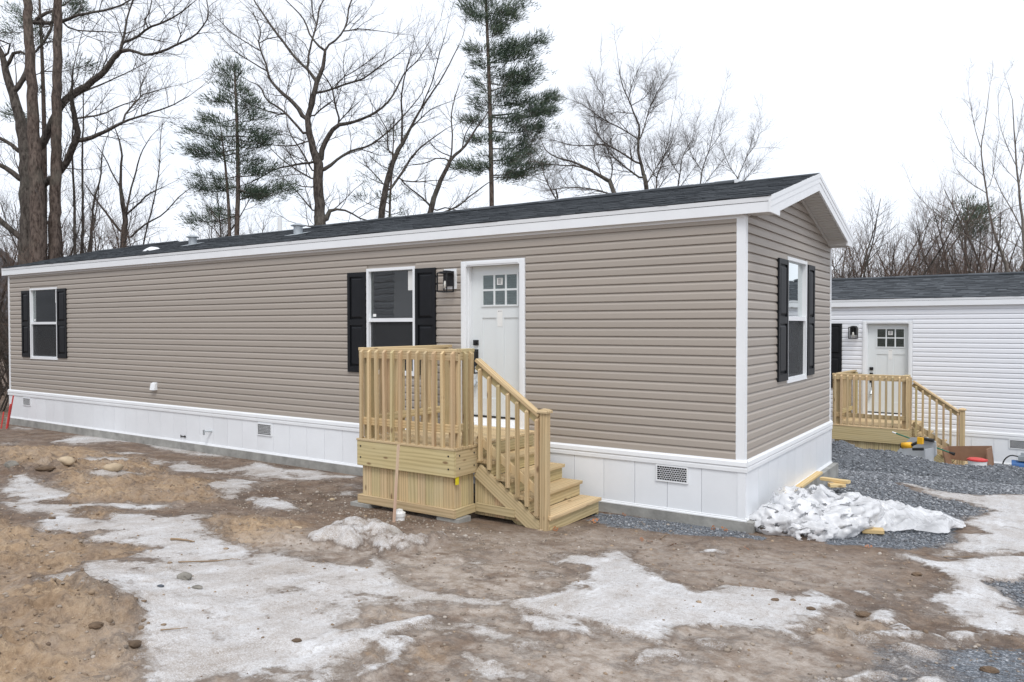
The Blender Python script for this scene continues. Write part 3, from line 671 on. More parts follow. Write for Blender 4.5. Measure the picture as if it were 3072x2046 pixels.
# ================================================================ entry deck with stair
def deck(name, label, loc, rz, seed, wm=(None,), flag=False):
    R = random.Random(seed)
    off = Vector((-3.26, -.98, 0.0))
    cz, sz = math.cos(rz), math.sin(rz)
    root = empty(name, (loc[0]+cz*off.x-sz*off.y, loc[1]+sz*off.x+cz*off.y, loc[2]), rz); tag(root, label, 'deck')
    def W(): return R.choice((WOOD, WOOD, WOOD, WOODG, WOODG, WOODR)) if R.random() < .6 else WOOD
    def lum(nm, p0, p1, w_, t_, up, m_=None, ch=.0035):
        return lumber(nm, Vector(p0)-off, Vector(p1)-off, w_, t_, up, m_ or W(), root, ch)
    X0, X1, Y0, Y1, ZD = -3.986, -2.545, -1.757, -.05, .887
    # decking boards along the wall
    n = 12; wd = (Y1-(Y0-.008))/n
    for i in range(n):
        y = Y0-.008+wd*(i+.5); lum('decking_board', (X0-.008, y, ZD-.013), (X1+.006, y, ZD-.013), wd-.006, .026, (0, 0, 1), WOOD)
    zr = ZD-.0275-.143
    lum('rim_board', (X0, Y0+.019, zr), (X1, Y0+.019, zr), .286, .038, (0, -1, 0), WOODG)
    lum('rim_board', (X1-.019, Y0+.0385, zr+.001), (X1-.019, Y1, zr+.001), .286, .038, (1, 0, 0), WOODG)
    lum('rim_board', (X0+.019, Y0+.0385, zr+.001), (X0+.019, Y1, zr+.001), .286, .038, (-1, 0, 0), WOODG)
    if flag:
        for (x, z) in ((-3.93, .80), (-3.93, .67), (-2.62, .80), (-2.62, .66)):
            o = MB().tube((x, Y0-.004, z), (x, Y0+.002, z), .010, .010, 10).build('bolt_head', BMET, root); o.location = -off
        for (y, z) in ((-1.66, .80), (-1.66, .66), (-1.40, .80), (-1.40, .66)):
            o = MB().tube((X1+.004, y, z), (X1-.002, y, z), .010, .010, 10).build('bolt_head', BMET, root); o.location = -off
    # vertical skirt boards and base strip
    zb, zt = .150, ZD-.315
    xs = X0+.042; k = 0
    while xs < X1-.05:
        wv = min(R.choice((.086, .14, .14, .115)), X1-.042-xs)
        lum('skirt_board', (xs+wv/2, Y0+.052, zb), (xs+wv/2, Y0+.052, zt), wv-.003, .017, (0, -1, 0), R.choice((WOODG, WOODG, WOOD))); xs += wv
    ys = Y0+.062
    while ys < -1.36:
        wv = min(.125, -1.35-ys); lum('skirt_board', (X1-.052, ys+wv/2, zb), (X1-.052, ys+wv/2, zt), wv-.003, .017, (1, 0, 0), R.choice((WOODG, WOOD))); ys += wv
    xs = X1-.045
    while xs < -1.95:
        wv = .135; top = .52-.69*(xs+wv-X1)+.10
        lum('skirt_board', (xs+wv/2, -1.318, zb-.05), (xs+wv/2, -1.318, max(.25, min(.70, top))), wv-.003, .017, (0, -1, 0), R.choice((WOODG, WOODR))); xs += wv
    lum('base_strip', (X0+.002, Y0+.020, .181), (X1+.002, Y0+.020, .181), .094, .036, (0, -1, 0), WOOD)
    lum('base_strip', (X1-.0185, Y0+.0385, .181), (X1-.0185, -1.372, .181), .094, .036, (1, 0, 0), WOODG)
    lum('base_strip', (X1+.003, -1.352, .190), (-2.03, -1.352, .185), .094, .034, (0, -1, 0), WOODG)
    lum('base_strip', (X0+.02, Y0+.0385, .181), (X0+.02, Y1, .181), .094, .036, (-1, 0, 0), WOODG)
    for (x, y) in ((-2.60, -1.62), (-3.88, -1.66)):
        o = MB().box(x-.20, x+.10, y-.12, y+.10, -.1, .130).build('footing_block', CONC, root); o.location = -off
    # posts
    for (x, y) in ((X0+.095, Y0+.122), (X1-.088, Y0+.122), (X1-.088, -1.40), (X0+.085, -.16)):
        lum('post', (x, y, ZD+.001), (x, y, 1.902), .089, .089, (0, 1, 0), R.choice((WOODG, WOODG, WOOD)))
    # front railing: two rails, cap, twelve pickets
    yr = Y0+.0585
    for z in (1.866, 1.089): lum('rail', (X0-.004, yr, z), (X1, yr, z), .086, .037, (0, -1, 0), WOOD)
    lum('rail_cap', (X0-.012, yr+.026, 1.9285), (X1+.004, yr+.026, 1.9285), .090, .037, (0, 0, 1), WOOD)
    def picket(x, y, z0, z1, nrm, m_=None):
        """square picket with its top cut to a slope away from the rail"""
        a = .0185; nx, ny = nrm
        b = MB()
        pts = []
        for (u, v) in ((-a, -a), (a, -a), (a, a), (-a, a)): pts.append((u, v))
        vv = [(z0-(z0+z1)/2, u, v) for u, v in pts] + [((z1-z0)/2-(0.030 if v > 0 else 0), u, v) for u, v in pts]
        ff = [(0, 3, 2, 1), (4, 5, 6, 7), (0, 1, 5, 4), (1, 2, 6, 5), (2, 3, 7, 6), (3, 0, 4, 7)]
        o = mesh_obj('baluster', vv, ff, m_ or W(), root)
        Xv = Vector((R.uniform(-.004, .004), R.uniform(-.003, .003), 1)).normalized(); Zv = Vector((nx, ny, 0)); Zv = (Zv-Xv*Zv.dot(Xv)).normalized(); Yv = Zv.cross(Xv)
        mt = Matrix((Xv, Yv, Zv)).transposed().to_4x4(); mt.translation = Vector((x, y, (z0+z1)/2))-off
        o.matrix_local = mt
        return o
    for i, x in enumerate((-3.95, -3.83, -3.707, -3.586, -3.467, -3.345, -3.22, -3.093, -2.977, -2.854, -2.734, -2.592)):
        picket(x+.0185, Y0+.0205, ZD+.0005, 1.925, (0, -1), WOODR if i == 5 else None)
    # short return on the stair side
    xr = X1-.0585
    for z in (1.8655, 1.088): lum('rail', (xr, Y0+.079, z), (xr, -1.345, z), .086, .037, (1, 0, 0), WOODG)
    lum('rail_cap', (xr-.026, Y0+.074, 1.928), (xr-.026, -1.335, 1.928), .090, .037, (0, 0, 1), WOODG)
    for y in (-1.655, -1.525, -1.420): picket(X1-.0195, y, ZD+.0005, 1.92, (1, 0))
    # railing on the far side, back to the wall
    xl = X0+.030
    for z in (1.866, 1.095): lum('rail', (xl, Y0+.079, z), (xl, -.12, z), .086, .037, (-1, 0, 0), WOODG)
    lum('rail_cap', (xl+.026, Y0+.074, 1.9285), (xl+.026, -.10, 1.9285), .090, .037, (0, 0, 1), WOOD)
    y = Y0+.16
    while y < -.15: picket(xl-.0385, y, ZD+.0005, 1.92, (-1, 0)); y += .128
    # stair: stringers, treads, risers
    TZ = [.204, .374, .546, .717]; TX = [-1.58, -1.83, -2.07, -2.32]; YA, YB = -1.325, -.22
    for z, x in zip(TZ, TX):
        for j in range(2):
            a = x-.140*(j+1)+.003; lum('tread', (x-.140*j-.070, YA-.020, z-.019), (x-.140*j-.070, YB, z-.019), .137, .036, (0, 0, 1), WOOD)
        lum('riser', (x-.045, YA, z-.105), (x-.045, YB-.012, z-.105), .132, .02, (1, 0, 0), R.choice((WOOD, WOODG)))
    lum('riser', (X1+.010, -1.34, ZD-.092), (X1+.010, YB, ZD-.092), .12, .018, (1, 0, 0), WOODG)
    for yy in (-1.300, YB+.0225-.05, -.78):
        pr_ = [(-1.627, -.03 if yy < -1 else -.03)]
        o2 = [(-1.628, -.02)]
        for z, x in zip(TZ, TX):
            o2 += [(x-.048, z-.040), (x-.048-(.25 if z < .7 else .215), z-.040)]
        o2 += [(X1+.003, .717-.042), (X1+.003, .40), (-1.95, -.02)]
        o = MB().prism([q for i, q in enumerate(o2)], 'y', yy, yy+.036).build('stringer', WOODG, root); o.location = -off
    # outer closing band under the pickets
    lum('stringer_band', (-2.538, -1.345, .600), (-1.735, -1.345, .048), .165, .034, (0, -1, 0), WOODG)
    # newel with cap, hand rail, seven pickets
    lum('newel_post', (-1.668, -1.335, -.04), (-1.668, -1.335, 1.285), .092, .092, (0, 1, 0), WOOD, .012)
    cap = MB(); c = .062
    for (h, z) in ((c, 1.2855), (c, 1.305), (c*.80, 1.318), (.012, 1.332)): cap.v += [(-1.668-h, -1.335-h, z), (-1.668+h, -1.335-h, z), (-1.668+h, -1.335+h, z), (-1.668-h, -1.335+h, z)]
    for r in range(3):
        for i in range(4): cap.f.append((4*r+i, 4*r+(i+1) % 4, 4*r+4+(i+1) % 4, 4*r+4+i))
    cap.f += [(3, 2, 1, 0), (12, 13, 14, 15)]
    o = cap.build('post_cap', WOOD, root); o.location = -off
    lum('hand_rail', (X1+.010, -1.345, 1.822), (-1.716, -1.345, 1.254), .092, .037, (0, 0, 1), WOOD)
    lum('rail', (X1+.006, -1.341, 1.757), (-1.716, -1.341, 1.189), .037, .086, (0, 0, 1), WOODG)
    lum('rail', (X1+.006, -1.341, .962), (-1.716, -1.341, .430), .037, .086, (0, 0, 1), WOOD)
    for x in (-2.491, -2.370, -2.247, -2.125, -2.002, -1.880, -1.757):
        xc = x+.0185
        picket(xc, -1.380, .705-.69*(xc+2.465), 1.735-.69*(xc+2.465), (0, -1))
    if flag:
        o = MB().box(X1-.040, X1-.0385, -1.72, -1.66, .50, .585).build('yellow_tag', YTAG, root); o.location = -off+Vector((.03, 0, -.01))
    return root
# ================================================================ ground
def crop(pts, x0, y0, s): return [(x0+a/s, y0+b/s) for a, b in pts]
A_ = lambda *p: crop(p, 0, 1250, 1.97)
B_ = lambda *p: crop(p, 900, 1450, 2.141)
C_ = lambda *p: crop(p, 1900, 1500, 2.009)
D_ = lambda *p: crop(p, 2172, 850, 1.96)
ICE = [   # (outline in photo pixels, how clean 0..1, thickness)
 (A_((20,400),(120,380),(200,395),(250,430),(440,460),(430,480),(250,500),(200,520),(120,520),(60,500),(10,450)), .85, .015),
 (A_((0,505),(250,520),(380,530),(560,520),(700,520),(900,530),(1050,520),(900,550),(700,555),(500,552),(380,565),(470,620),(640,640),(680,600),(830,590),(960,610),(1100,590),(1190,590),(1180,650),(1240,700),(1330,760),(1480,790),(1500,830),(1400,880),(1000,900),(700,870),(840,800),(760,790),(560,760),(540,740),(700,700),(480,715),(300,710),(250,680),(230,640),(350,600),(200,580),(120,560),(0,540)), .80, .015),
 (A_((500,890),(700,870),(1000,890),(1400,870),(1500,820),(1650,810),(1800,860),(2000,890),(2170,905),(2350,930),(2400,1000),(2300,1060),(2167,1180),(2050,1210),(1990,1270),(2100,1290),(2167,1300),(2167,1400),(2000,1440),(1990,1520),(1900,1600),(760,1600),(820,1480),(880,1400),(820,1370),(850,1270),(740,1190),(560,1110),(400,1060),(300,1040),(230,1000),(330,980),(480,960)), .78, .02),
 (A_((310,150),(420,125),(520,105),(560,95),(640,115),(800,140),(900,165),(1000,175),(1150,190),(1280,220),(1370,245),(1250,240),(1100,220),(950,200),(880,170),(700,150),(500,165),(400,165),(330,160)), .8, .02),
 (A_((480,260),(620,245),(750,235),(750,267),(600,272),(500,277)), .75, .015),
 (A_((640,215),(830,215),(800,228),(660,224)), .7, .01), (A_((80,60),(190,70),(150,80),(90,74)), .7, .01), (A_((0,158),(90,155),(60,168),(0,166)), .7, .01), (A_((130,130),(210,125),(200,140),(140,145)), .6, .01),
 (A_((820,270),(880,250),(960,260),(1020,280),(940,290),(850,285)), .7, .015),
 (A_((970,330),(1000,290),(1080,270),(1140,290),(1250,310),(1330,320),(1420,300),(1530,265),(1600,290),(1700,310),(1850,320),(1880,310),(1960,340),(2120,350),(2130,370),(1900,385),(1700,370),(1500,370),(1440,350),(1450,330),(1340,335),(1200,340),(1100,345),(1000,352)), .72, .015),
 (A_((470,360),(640,355),(800,345),(840,365),(700,380),(520,380)), .55, .01),
 (A_((1225,415),(1290,375),(1400,375),(1530,390),(1480,430),(1400,470),(1380,490),(1310,490),(1300,440)), .75, .02),
 (A_((1420,505),(1480,485),(1640,485),(1690,500),(1780,560),(1720,575),(1620,570),(1540,530)), .85, .03),
 (A_((2040,405),(2100,400),(2110,415),(2060,420)), .8, .01), (A_((2010,460),(2080,450),(2080,465),(2020,470)), .7, .01),
 (B_((0,540),(200,555),(350,560),(480,480),(600,560),(680,640),(850,690),(1100,735),(1350,745),(1560,720),(1700,690),(1640,800),(1400,830),(1150,820),(900,790),(700,800),(560,790),(430,820),(360,900),(230,950),(150,1010),(0,1060)), .62, .015),
 (B_((0,1060),(200,990),(380,960),(560,920),(880,865),(910,890),(760,930),(600,980),(560,1010),(700,1010),(820,1030),(640,1080),(590,1130),(560,1190),(680,1180),(510,1230),(360,1260),(380,1200),(480,1180),(470,1090),(400,1040),(100,1110),(0,1120)), 1.0, .035),
 (B_((0,650),(80,645),(200,665),(120,690),(0,700)), 1.0, .03),
 (B_((1050,900),(1220,890),(1360,960),(1560,1000),(1480,1060),(1300,1085),(1220,1000),(1100,960)), .6, .01),
 (B_((980,1130),(1100,1080),(1400,1160),(1500,1290),(1050,1290)), .55, .01), (B_((1200,1150),(1270,1130),(1330,1150),(1230,1172)), 1.0, .03),
 (B_((860,1000),(1000,960),(1150,990),(1190,1030),(1000,1070),(880,1050)), .45, .01),
 (B_((700,900),(950,920),(1100,930),(1080,960),(900,960),(760,960)), .5, .01),
 (B_((1090,510),(1160,505),(1170,560),(1110,560)), .8, .02), (B_((1000,475),(1040,475),(1040,495)), .8, .02), (B_((1060,425),(1150,425),(1130,445),(1080,445)), .6, .01),
 (B_((1510,575),(1600,575),(1600,590),(1530,592)), .6, .01),
 ([(1666,1688),(1722,1667),(1787,1669),(1857,1655),(1900,1693),(1975,1734),(2024,1754),(2109,1784),(2179,1764),(2298,1771),(2398,1779),(2447,1771),(2522,1799),(2562,1818),(2482,1823),(2487,1848),(2398,1883),(2348,1893),(2378,1913),(2288,1906),(2179,1893),(2109,1883),(2049,1898),(2000,1938),(1960,1928),(1900,1898),(1820,1870),(1741,1856),(1787,1898),(1703,1922),(1591,1889),(1554,1852),(1647,1856),(1600,1830),(1554,1800),(1647,1777),(1773,1730),(1755,1711)], .92, .022),
 (C_((1620,330),(1700,340),(1840,370),(2000,360),(2500,345),(2500,470),(2200,490),(2130,500),(2180,540),(2250,590),(2355,670),(2500,720),(2500,860),(2200,850),(2050,780),(2000,720),(1900,690),(1800,650),(1790,600),(1850,540),(1990,520),(1880,470),(1830,430),(1640,350)), .92, .02),
 (C_((1400,840),(1560,790),(1570,745),(1610,745),(1700,800),(1900,850),(1860,862),(1700,845),(1500,852)), 1.0, .03),
 (C_((1440,700),(1500,640),(1560,660),(1700,710),(1780,700),(1640,718),(1440,735)), .95, .02), (C_((1890,810),(2050,805),(2160,840),(2000,865)), .9, .02), (C_((1325,560),(1430,570),(1440,600),(1340,580)), 1.0, .03),
 (C_((1640,890),(1720,895),(1800,930),(1700,932)), 1.0, .03), (C_((1490,970),(1610,955),(1615,972),(1500,980)), 1.0, .03), (C_((1590,1010),(1660,1000),(1665,1030),(1620,1050)), 1.0, .03), (C_((1650,1070),(1800,1060),(1850,1110),(1660,1110)), .9, .03), (C_((1220,1080),(1380,1040),(1420,1060),(1300,1110),(1200,1110)), .9, .02),
 (C_((0,900),(200,900),(310,920),(290,960),(120,980),(0,980)), .8, .015), (C_((370,830),(470,830),(480,850),(400,855)), .6, .01), (C_((660,490),(740,485),(740,505),(680,508)), .8, .015), (C_((1550,570),(1800,530),(1790,560),(1600,590)), .6, .01),
 (C_((350,320),(420,298),(490,300),(470,318),(390,326)), 1.0, .02),
 (D_((1000,1170),(1100,1180),(1300,1230),(1500,1250),(1764,1245),(1900,1260),(1900,1600),(1300,1600),(1400,1480),(1560,1480),(1500,1450),(1380,1400),(1560,1350),(1450,1290),(1300,1270),(1100,1200)), .85, .015),
]
SNOWPILE = B_((60,350),(200,310),(320,285),(430,290),(560,310),(640,340),(700,385),(840,365),(940,365),(960,385),(860,410),(740,440),(680,460),(620,430),(540,470),(440,400),(340,460),(200,400),(100,390))
SAND = [A_((-200,1040),(300,1055),(560,1115),(850,1270),(900,1400),(780,1700),(-200,1700)), A_((-100,600),(300,720),(560,800),(480,930),(320,980),(220,1010),(-100,1050)), A_((400,350),(900,345),(1300,390),(1310,500),(900,520),(450,500),(250,490)), A_((1200,610),(1500,590),(1800,640),(1780,740),(1400,780),(1240,700)), A_((360,570),(640,560),(700,600),(470,640)),
        B_((200,1100),(400,1050),(560,1110),(560,1190),(300,1200)), B_((400,820),(600,830),(640,900),(350,950)), B_((600,1130),(760,1060),(950,1090),(900,1150),(640,1180)), C_((1070,790),(1250,730),(1480,760),(1440,850),(1200,860)), A_((0,180),(400,180),(900,250),(1000,340),(600,350),(0,330)), A_((540,800),(900,780),(700,860),(520,880))]
GRAV = [D_((560,1170),(640,1100),(760,980),(1900,1000),(1900,1240),(1500,1250),(1300,1235),(1000,1170),(1100,1210),(1300,1270),(1450,1290),(1560,1350),(1380,1400),(1340,1480),(1300,1568),(1000,1530),(760,1490),(500,1480),(300,1400),(500,1300)),
        C_((2130,500),(2500,470),(2500,700),(2300,640)), C_((1350,860),(1600,880),(2000,880),(2500,870),(2500,1250),(1500,1250),(1300,1080)),
        [(1760,1560),(1800,1540),(2240,1590),(2250,1615),(2000,1600),(1830,1580)], C_((1000,190),(1500,200),(1900,200),(1950,260),(1700,300),(1200,270))]
def world_poly(p): return np.array([on_ground(a, b)[:2] for a, b in p])
def sdist(X, Y, P):
    """signed distance to polygon (negative inside), vectorised"""
    d = np.full(X.shape, 1e9); ins = np.zeros(X.shape, bool); n = len(P)
    for i in range(n):
        ax, ay = P[i]; bx, by = P[(i+1) % n]; ex, ey = bx-ax, by-ay; l = ex*ex+ey*ey+1e-12
        t = np.clip(((X-ax)*ex+(Y-ay)*ey)/l, 0, 1)
        d = np.minimum(d, (X-ax-t*ex)**2+(Y-ay-t*ey)**2)
        c = ((ay > Y) != (by > Y)); 
        if abs(ey) > 1e-9: ins ^= c & (X < ex*(Y-ay)/ey+ax)
    d = np.sqrt(d); return np.where(ins, -d, d)
def region(X, Y, P, margin):
    """signed distance evaluated only round the polygon"""
    lo = P.min(0)-margin; hi = P.max(0)+margin
    k = (X > lo[0]) & (X < hi[0]) & (Y > lo[1]) & (Y < hi[1])
    d = np.full(X.shape, 9.0)
    if k.any(): d[k] = sdist(X[k], Y[k], P)
    return d
def grade(breaks):
    out = [breaks[0][0]]
    for (a, s), (b, s2) in zip(breaks[:-1], breaks[1:]):
        x = a
        while x < b-1e-6:
            u = (x-a)/(b-a); x = min(b, x+s*(1-u)+s2*u); out.append(x)
    return np.array(out)
gx = grade([(-220, 12), (-40, 2.5), (-20, .28), (-10, .07), (-4.5, .026), (-2, .020), (3.4, .020), (4.5, .2), (20, 2.5), (220, 14)])
gy = grade([(-60, 4), (-9, .4), (-6.8, .024), (-4.5, .020), (-2.2, .022), (.2, .03), (3, .045), (9, .07), (11, .5), (40, 5), (260, 14)])
GXX, GYY = np.meshgrid(gx, gy)
X = GXX.ravel(); Y = GYY.ravel()
wx = X + .16*(fbm(X*2.2, Y*2.2, 3, 4)-.5) + .05*(fbm(X*11, Y*11, 5, 3)-.5)
wy = Y + .16*(fbm(X*2.2, Y*2.2, 23, 4)-.5) + .05*(fbm(X*11, Y*11, 25, 3)-.5)
ice = np.zeros_like(X); thick = np.zeros_like(X); edge = np.zeros_like(X)
for px, clean, th in ICE:
    d = region(wx, wy, world_poly(px), .6)
    m_ = np.clip(.5-d/.07, 0, 1); m_ = m_*m_*(3-2*m_)
    ice = np.maximum(ice, m_*clean); thick = np.maximum(thick, m_*th)
    edge = np.maximum(edge, np.clip(.5-d/.44, 0, 1)*(.72+.28*clean))
sand = np.zeros_like(X)
for px in SAND: sand = np.maximum(sand, np.clip(.5-region(wx, wy, world_poly(px), .8)/.30, 0, 1))
gravel = np.zeros_like(X)
for gi, px in enumerate(GRAV): gravel = np.maximum(gravel, np.clip(.5-region(wx, wy, world_poly(px), .8)/.30, 0, 1)*(.62 if gi == 2 else 1))
gravel = np.maximum(gravel, np.clip((Y-4.2)/.8, 0, 1)*np.clip((X+1.5)/1.0, 0, 1)*np.clip((14-Y)/2, 0, 1)*.95)
gravel = np.maximum(gravel, np.clip(1-np.abs(Y+.28-.1*fbm(X*3, Y*3, 8, 3))/.20, 0, 1)*(X > -1.9)*(X < .3))
pile = np.clip(-region(wx, wy, world_poly(SNOWPILE), .5)/.20, 0, 1)
pcr = 1-np.abs(2*fbm(X*7, Y*7, 83, 4, .6)-1)
pile = np.sqrt(pile)*(.35+.75*fbm(X*4, Y*4, 77, 4)+.55*pcr**2)
ice = np.maximum(ice, np.clip(pile*3, 0, 1)*(.22+.80*fbm(X*5+9, Y*5, 79, 4)))
edge = np.maximum(edge, np.clip(pile*1.6, 0, .9))
GLAZE = [([(560, 1640), (900, 1600), (1350, 1640), (1650, 1700), (2050, 1780), (2560, 1830), (2650, 1960), (2500, 2120), (350, 2120), (420, 1850)], .9), ([(1150, 1600), (1700, 1580), (2250, 1640), (2650, 1680), (2750, 1800), (2200, 1780), (1700, 1720)], .62)]
glaze = np.zeros_like(X)
for px, q in GLAZE: glaze = np.maximum(glaze, q*np.clip(.5-region(wx, wy, world_poly(px), 1.2)/.7, 0, 1))
hole = np.clip((fbm(wx*.9, wy*1.7, 301, 5, .6)-.52)/.10, 0, 1)*np.clip(1.5-1.35*ice, 0, 1)
edge = edge*(1-.55*hole)
edge = edge*(1-.30*np.clip((fbm(wx*3.1, wy*5.0, 311, 4, .6)-.52)/.10, 0, 1)*np.clip(1.6-1.3*ice, 0, 1))
dirt_rough = .55+.45*fbm(X*.6, Y*.6, 41, 3)
fine = fbm(X*3.1, Y*3.1, 51, 5, .55)-.5
lump = np.maximum(0, fbm(X*5.5, Y*5.5, 61, 4, .6)-.56)
ridg = 1-np.abs(2*fbm(X*1.7, Y*2.6, 71, 4)-1)
near = np.clip(1-(np.abs(X+3)-12)/30, .25, 1)
# heaped sand at the left foreground and the stony ridge in front of the far window
def hump(cx, cy, rx, ry, h, rot=0.0):
    c, s = math.cos(rot), math.sin(rot); u = ((X-cx)*c+(Y-cy)*s)/rx; v = (-(X-cx)*s+(Y-cy)*c)/ry
    return h*np.exp(-(u*u+v*v))
h1 = on_ground(*A_((470,1180))[0]); h2 = on_ground(*A_((150,1300))[0]); h3 = on_ground(*A_((170,330))[0]); h4 = on_ground(*A_((40,800))[0])
heap = hump(h1[0], h1[1], .55, .9, .085, .4) + hump(h2[0], h2[1], 1.0, .9, .06) + hump(h3[0], h3[1], 1.6, .8, .13, .3) + hump(h4[0], h4[1], 1.2, 1.6, .05)
rough = (1-ice)*(1-.7*np.clip(gravel, 0, 1))
Z = gz(X, Y) + near*(.055*fine*dirt_rough*(rough*.75+.25) + .20*lump*rough*(.35+1.1*np.clip(heap*9, 0, 1)+.4*sand) ) + heap*(.7+.6*fbm(X*4, Y*4, 91, 4)) + thick*.75*(.7+.6*fbm(X*7, Y*7, 95, 3)) + .12*pile
Z += near*.020*(ridg-.5)*ice + near*.014*(fbm(X*9, Y*9, 101, 3, .6)-.5)*(.4+.6*rough)
sl_ = np.maximum(sand, np.clip(heap*8, 0, 1))*rough*near
Z += sl_*(.24*np.maximum(0, fbm(X*7, Y*7, 111, 4, .62)-.50)+.055*(fbm(X*15, Y*15, 113, 3, .6)-.5))
Z += gravel*.012*(fbm(X*16, Y*16, 97, 2)-.5)
# keep the ground clear of slab, deck base and stair foot
band = np.clip(1-np.abs(np.clip(-Y, 0, 9))/.35, 0, 1)*(X < .3)*(X > -17.3)
Z = Z*(1-band) + (gz(X, Y)-.004)*band
dk = np.clip(1-sdist(X, Y, np.array([(-4.1, -1.9), (-2.45, -1.9), (-2.45, -1.55), (-1.5, -1.5), (-1.5, 0), (-4.1, 0)]))/.25, 0, 1) if False else 0
flat = np.clip(1-np.maximum(np.maximum(-4.1-X, X+1.45), np.maximum(-1.95-Y, Y+.0))/.25, 0, 1)
Z = Z*(1-flat) + (gz(X, Y)+.010*fine-.004)*flat
under = (X < .0) & (X > -17.0) & (Y > .05) & (Y < 4.1)
Z = np.where(under, -.2, Z)
back = np.clip((Y-14)/40, 0, 1); Z = Z + back*1.2*(fbm(X*.05, Y*.05, 33, 3)-.5)
ice = np.clip(ice, 0, 1)
def ground_z(x, y):
    """height of the built ground at a point (nearest grid vertex, bilinear)"""
    i = int(np.clip(np.searchsorted(gx, x)-1, 0, len(gx)-2)); j = int(np.clip(np.searchsorted(gy, y)-1, 0, len(gy)-2))
    u = (x-gx[i])/(gx[i+1]-gx[i]); v = (y-gy[j])/(gy[j+1]-gy[j]); n = len(gx)
    q = lambda a, b: Z[b*n+a]
    return float((q(i, j)*(1-u)+q(i+1, j)*u)*(1-v)+(q(i, j+1)*(1-u)+q(i+1, j+1)*u)*v)
def ground_attr(arr, x, y):
    i = np.clip(np.searchsorted(gx, x)-1, 0, len(gx)-2); j = np.clip(np.searchsorted(gy, y)-1, 0, len(gy)-2)
    return arr[j*len(gx)+i]
nx_, ny_ = len(gx), len(gy)
ii = (np.arange(ny_-1)[:, None]*nx_ + np.arange(nx_-1)[None, :]).ravel()
Fq = np.stack([ii, ii+1, ii+nx_+1, ii+nx_], 1)
def rotco(t, scale):
    v = objco(t, scale); v.node.inputs['Rotation'].default_value = (0, 0, .62); v.node.vector_type = 'TEXTURE' if False else 'POINT'; return v
def ground_mat():
    m, t, b = mat('thawing_ground')
    co = objco(t)
    at = lambda n: (lambda a: a.outputs['Fac'])(N(t, 'ShaderNodeAttribute', attribute_name=n))
    ic, ed, sa, gv = at('ice'), at('edge'), at('sand'), at('gravel')
    n1 = noise(t, co, 2.2, 6, .62); n2 = noise(t, co, 26, 5, .65); n3 = noise(t, co, 90, 3, .6); n4 = noise(t, co, .8, 4, .5)
    v1 = N(t, 'ShaderNodeTexVoronoi', feature='F1'); v1.inputs['Scale'].default_value = 55; L(t, co, v1.inputs['Vector'])
    soil = ramp(t, math_(t, 'ADD', math_(t, 'MULTIPLY', n1, .5), math_(t, 'MULTIPLY', n2, .5)), [(.30, (.062, .039, .026)), (.5, (.155, .104, .071)), (.72, (.27, .197, .142))])
    sandc = ramp(t, math_(t, 'ADD', math_(t, 'MULTIPLY', n1, .45), math_(t, 'MULTIPLY', n2, .55)), [(.28, (.135, .084, .048)), (.5, (.345, .238, .145)), (.75, (.54, .405, .268))])
    col = mixc(t, math_(t, 'MULTIPLY', sa, ramp(t, n4, [(.25, (.55, .55, .55)), (.55, (1, 1, 1))])), soil, sandc)
    # grey-brown thawed film on the bare soil between the patches
    film = ramp(t, noise(t, co, 3.3, 8, .72), [(.47, (0, 0, 0)), (.60, (.95, .95, .95))])
    col = mixc(t, math_(t, 'MULTIPLY', film, .42), col, (.32, .252, .195))
    col = mixc(t, ramp(t, noise(t, co, 6.0, 7, .7), [(.54, (0, 0, 0)), (.66, (.6, .6, .6))]), col, (.085, .062, .048))
    peb = math_(t, 'MULTIPLY', ramp(t, v1.outputs['Distance'], [(.05, (1, 1, 1)), (.28, (0, 0, 0))]), ramp(t, noise(t, co, 9, 3, .6), [(.52, (0, 0, 0)), (.62, (1, 1, 1))]))
    col = mixc(t, math_(t, 'MULTIPLY', peb, .7), col, (.40, .34, .28))
    v2 = N(t, 'ShaderNodeTexVoronoi', feature='F1'); v2.inputs['Scale'].default_value = 62; L(t, co, v2.inputs['Vector'])
    bwv = N(t, 'ShaderNodeSeparateColor'); L(t, v2.outputs['Color'], bwv.inputs[0])
    grc = ramp(t, bwv.outputs[0], [(0, (.085, .097, .113)), (.55, (.175, .195, .222)), (.9, (.29, .31, .34)), (1, (.52, .54, .57))])
    gm = math_(t, 'ADD', gv, math_(t, 'MULTIPLY', math_(t, 'SUBTRACT', n2, .5), .9))
    gm = ramp(t, gm, [(.42, (0, 0, 0)), (.58, (1, 1, 1))])
    col = mixc(t, gm, col, grc)
    # ice: edge broken up by noise, colour from wet grey ice to clean old snow, dirt let in where thin
    nb = math_(t, 'ADD', math_(t, 'MULTIPLY', noise(t, co, 3.6, 9, .66), .75), math_(t, 'MULTIPLY', noise(t, co, 22, 5, .7), .25))
    e = math_(t, 'ADD', ed, math_(t, 'MULTIPLY', math_(t, 'SUBTRACT', nb, .5), 2.7))
    im = ramp(t, e, [(.36, (0, 0, 0)), (.45, (.5, .5, .5)), (.60, (1, 1, 1))])
    # thin grey glaze creeping out over the soil round the sheets
    gl_ = ramp(t, math_(t, 'ADD', ed, math_(t, 'MULTIPLY', math_(t, 'SUBTRACT', noise(t, co, 1.9, 8, .7), .5), 1.7)), [(.14, (0, 0, 0)), (.5, (.48, .48, .48))])
    gz_ = math_(t, 'MULTIPLY', at('glaze'), ramp(t, noise(t, co, 2.4, 9, .72), [(.36, (.12, .12, .12)), (.50, (.92, .92, .92))]))
    gl_ = math_(t, 'MAXIMUM', gl_, gz_)
    col = mixc(t, gl_, col, mixc(t, ramp(t, noise(t, co, 11, 7, .72), [(.36, (0, 0, 0)), (.62, (1, 1, 1))]), (.27, .205, .155), (.52, .46, .405)))
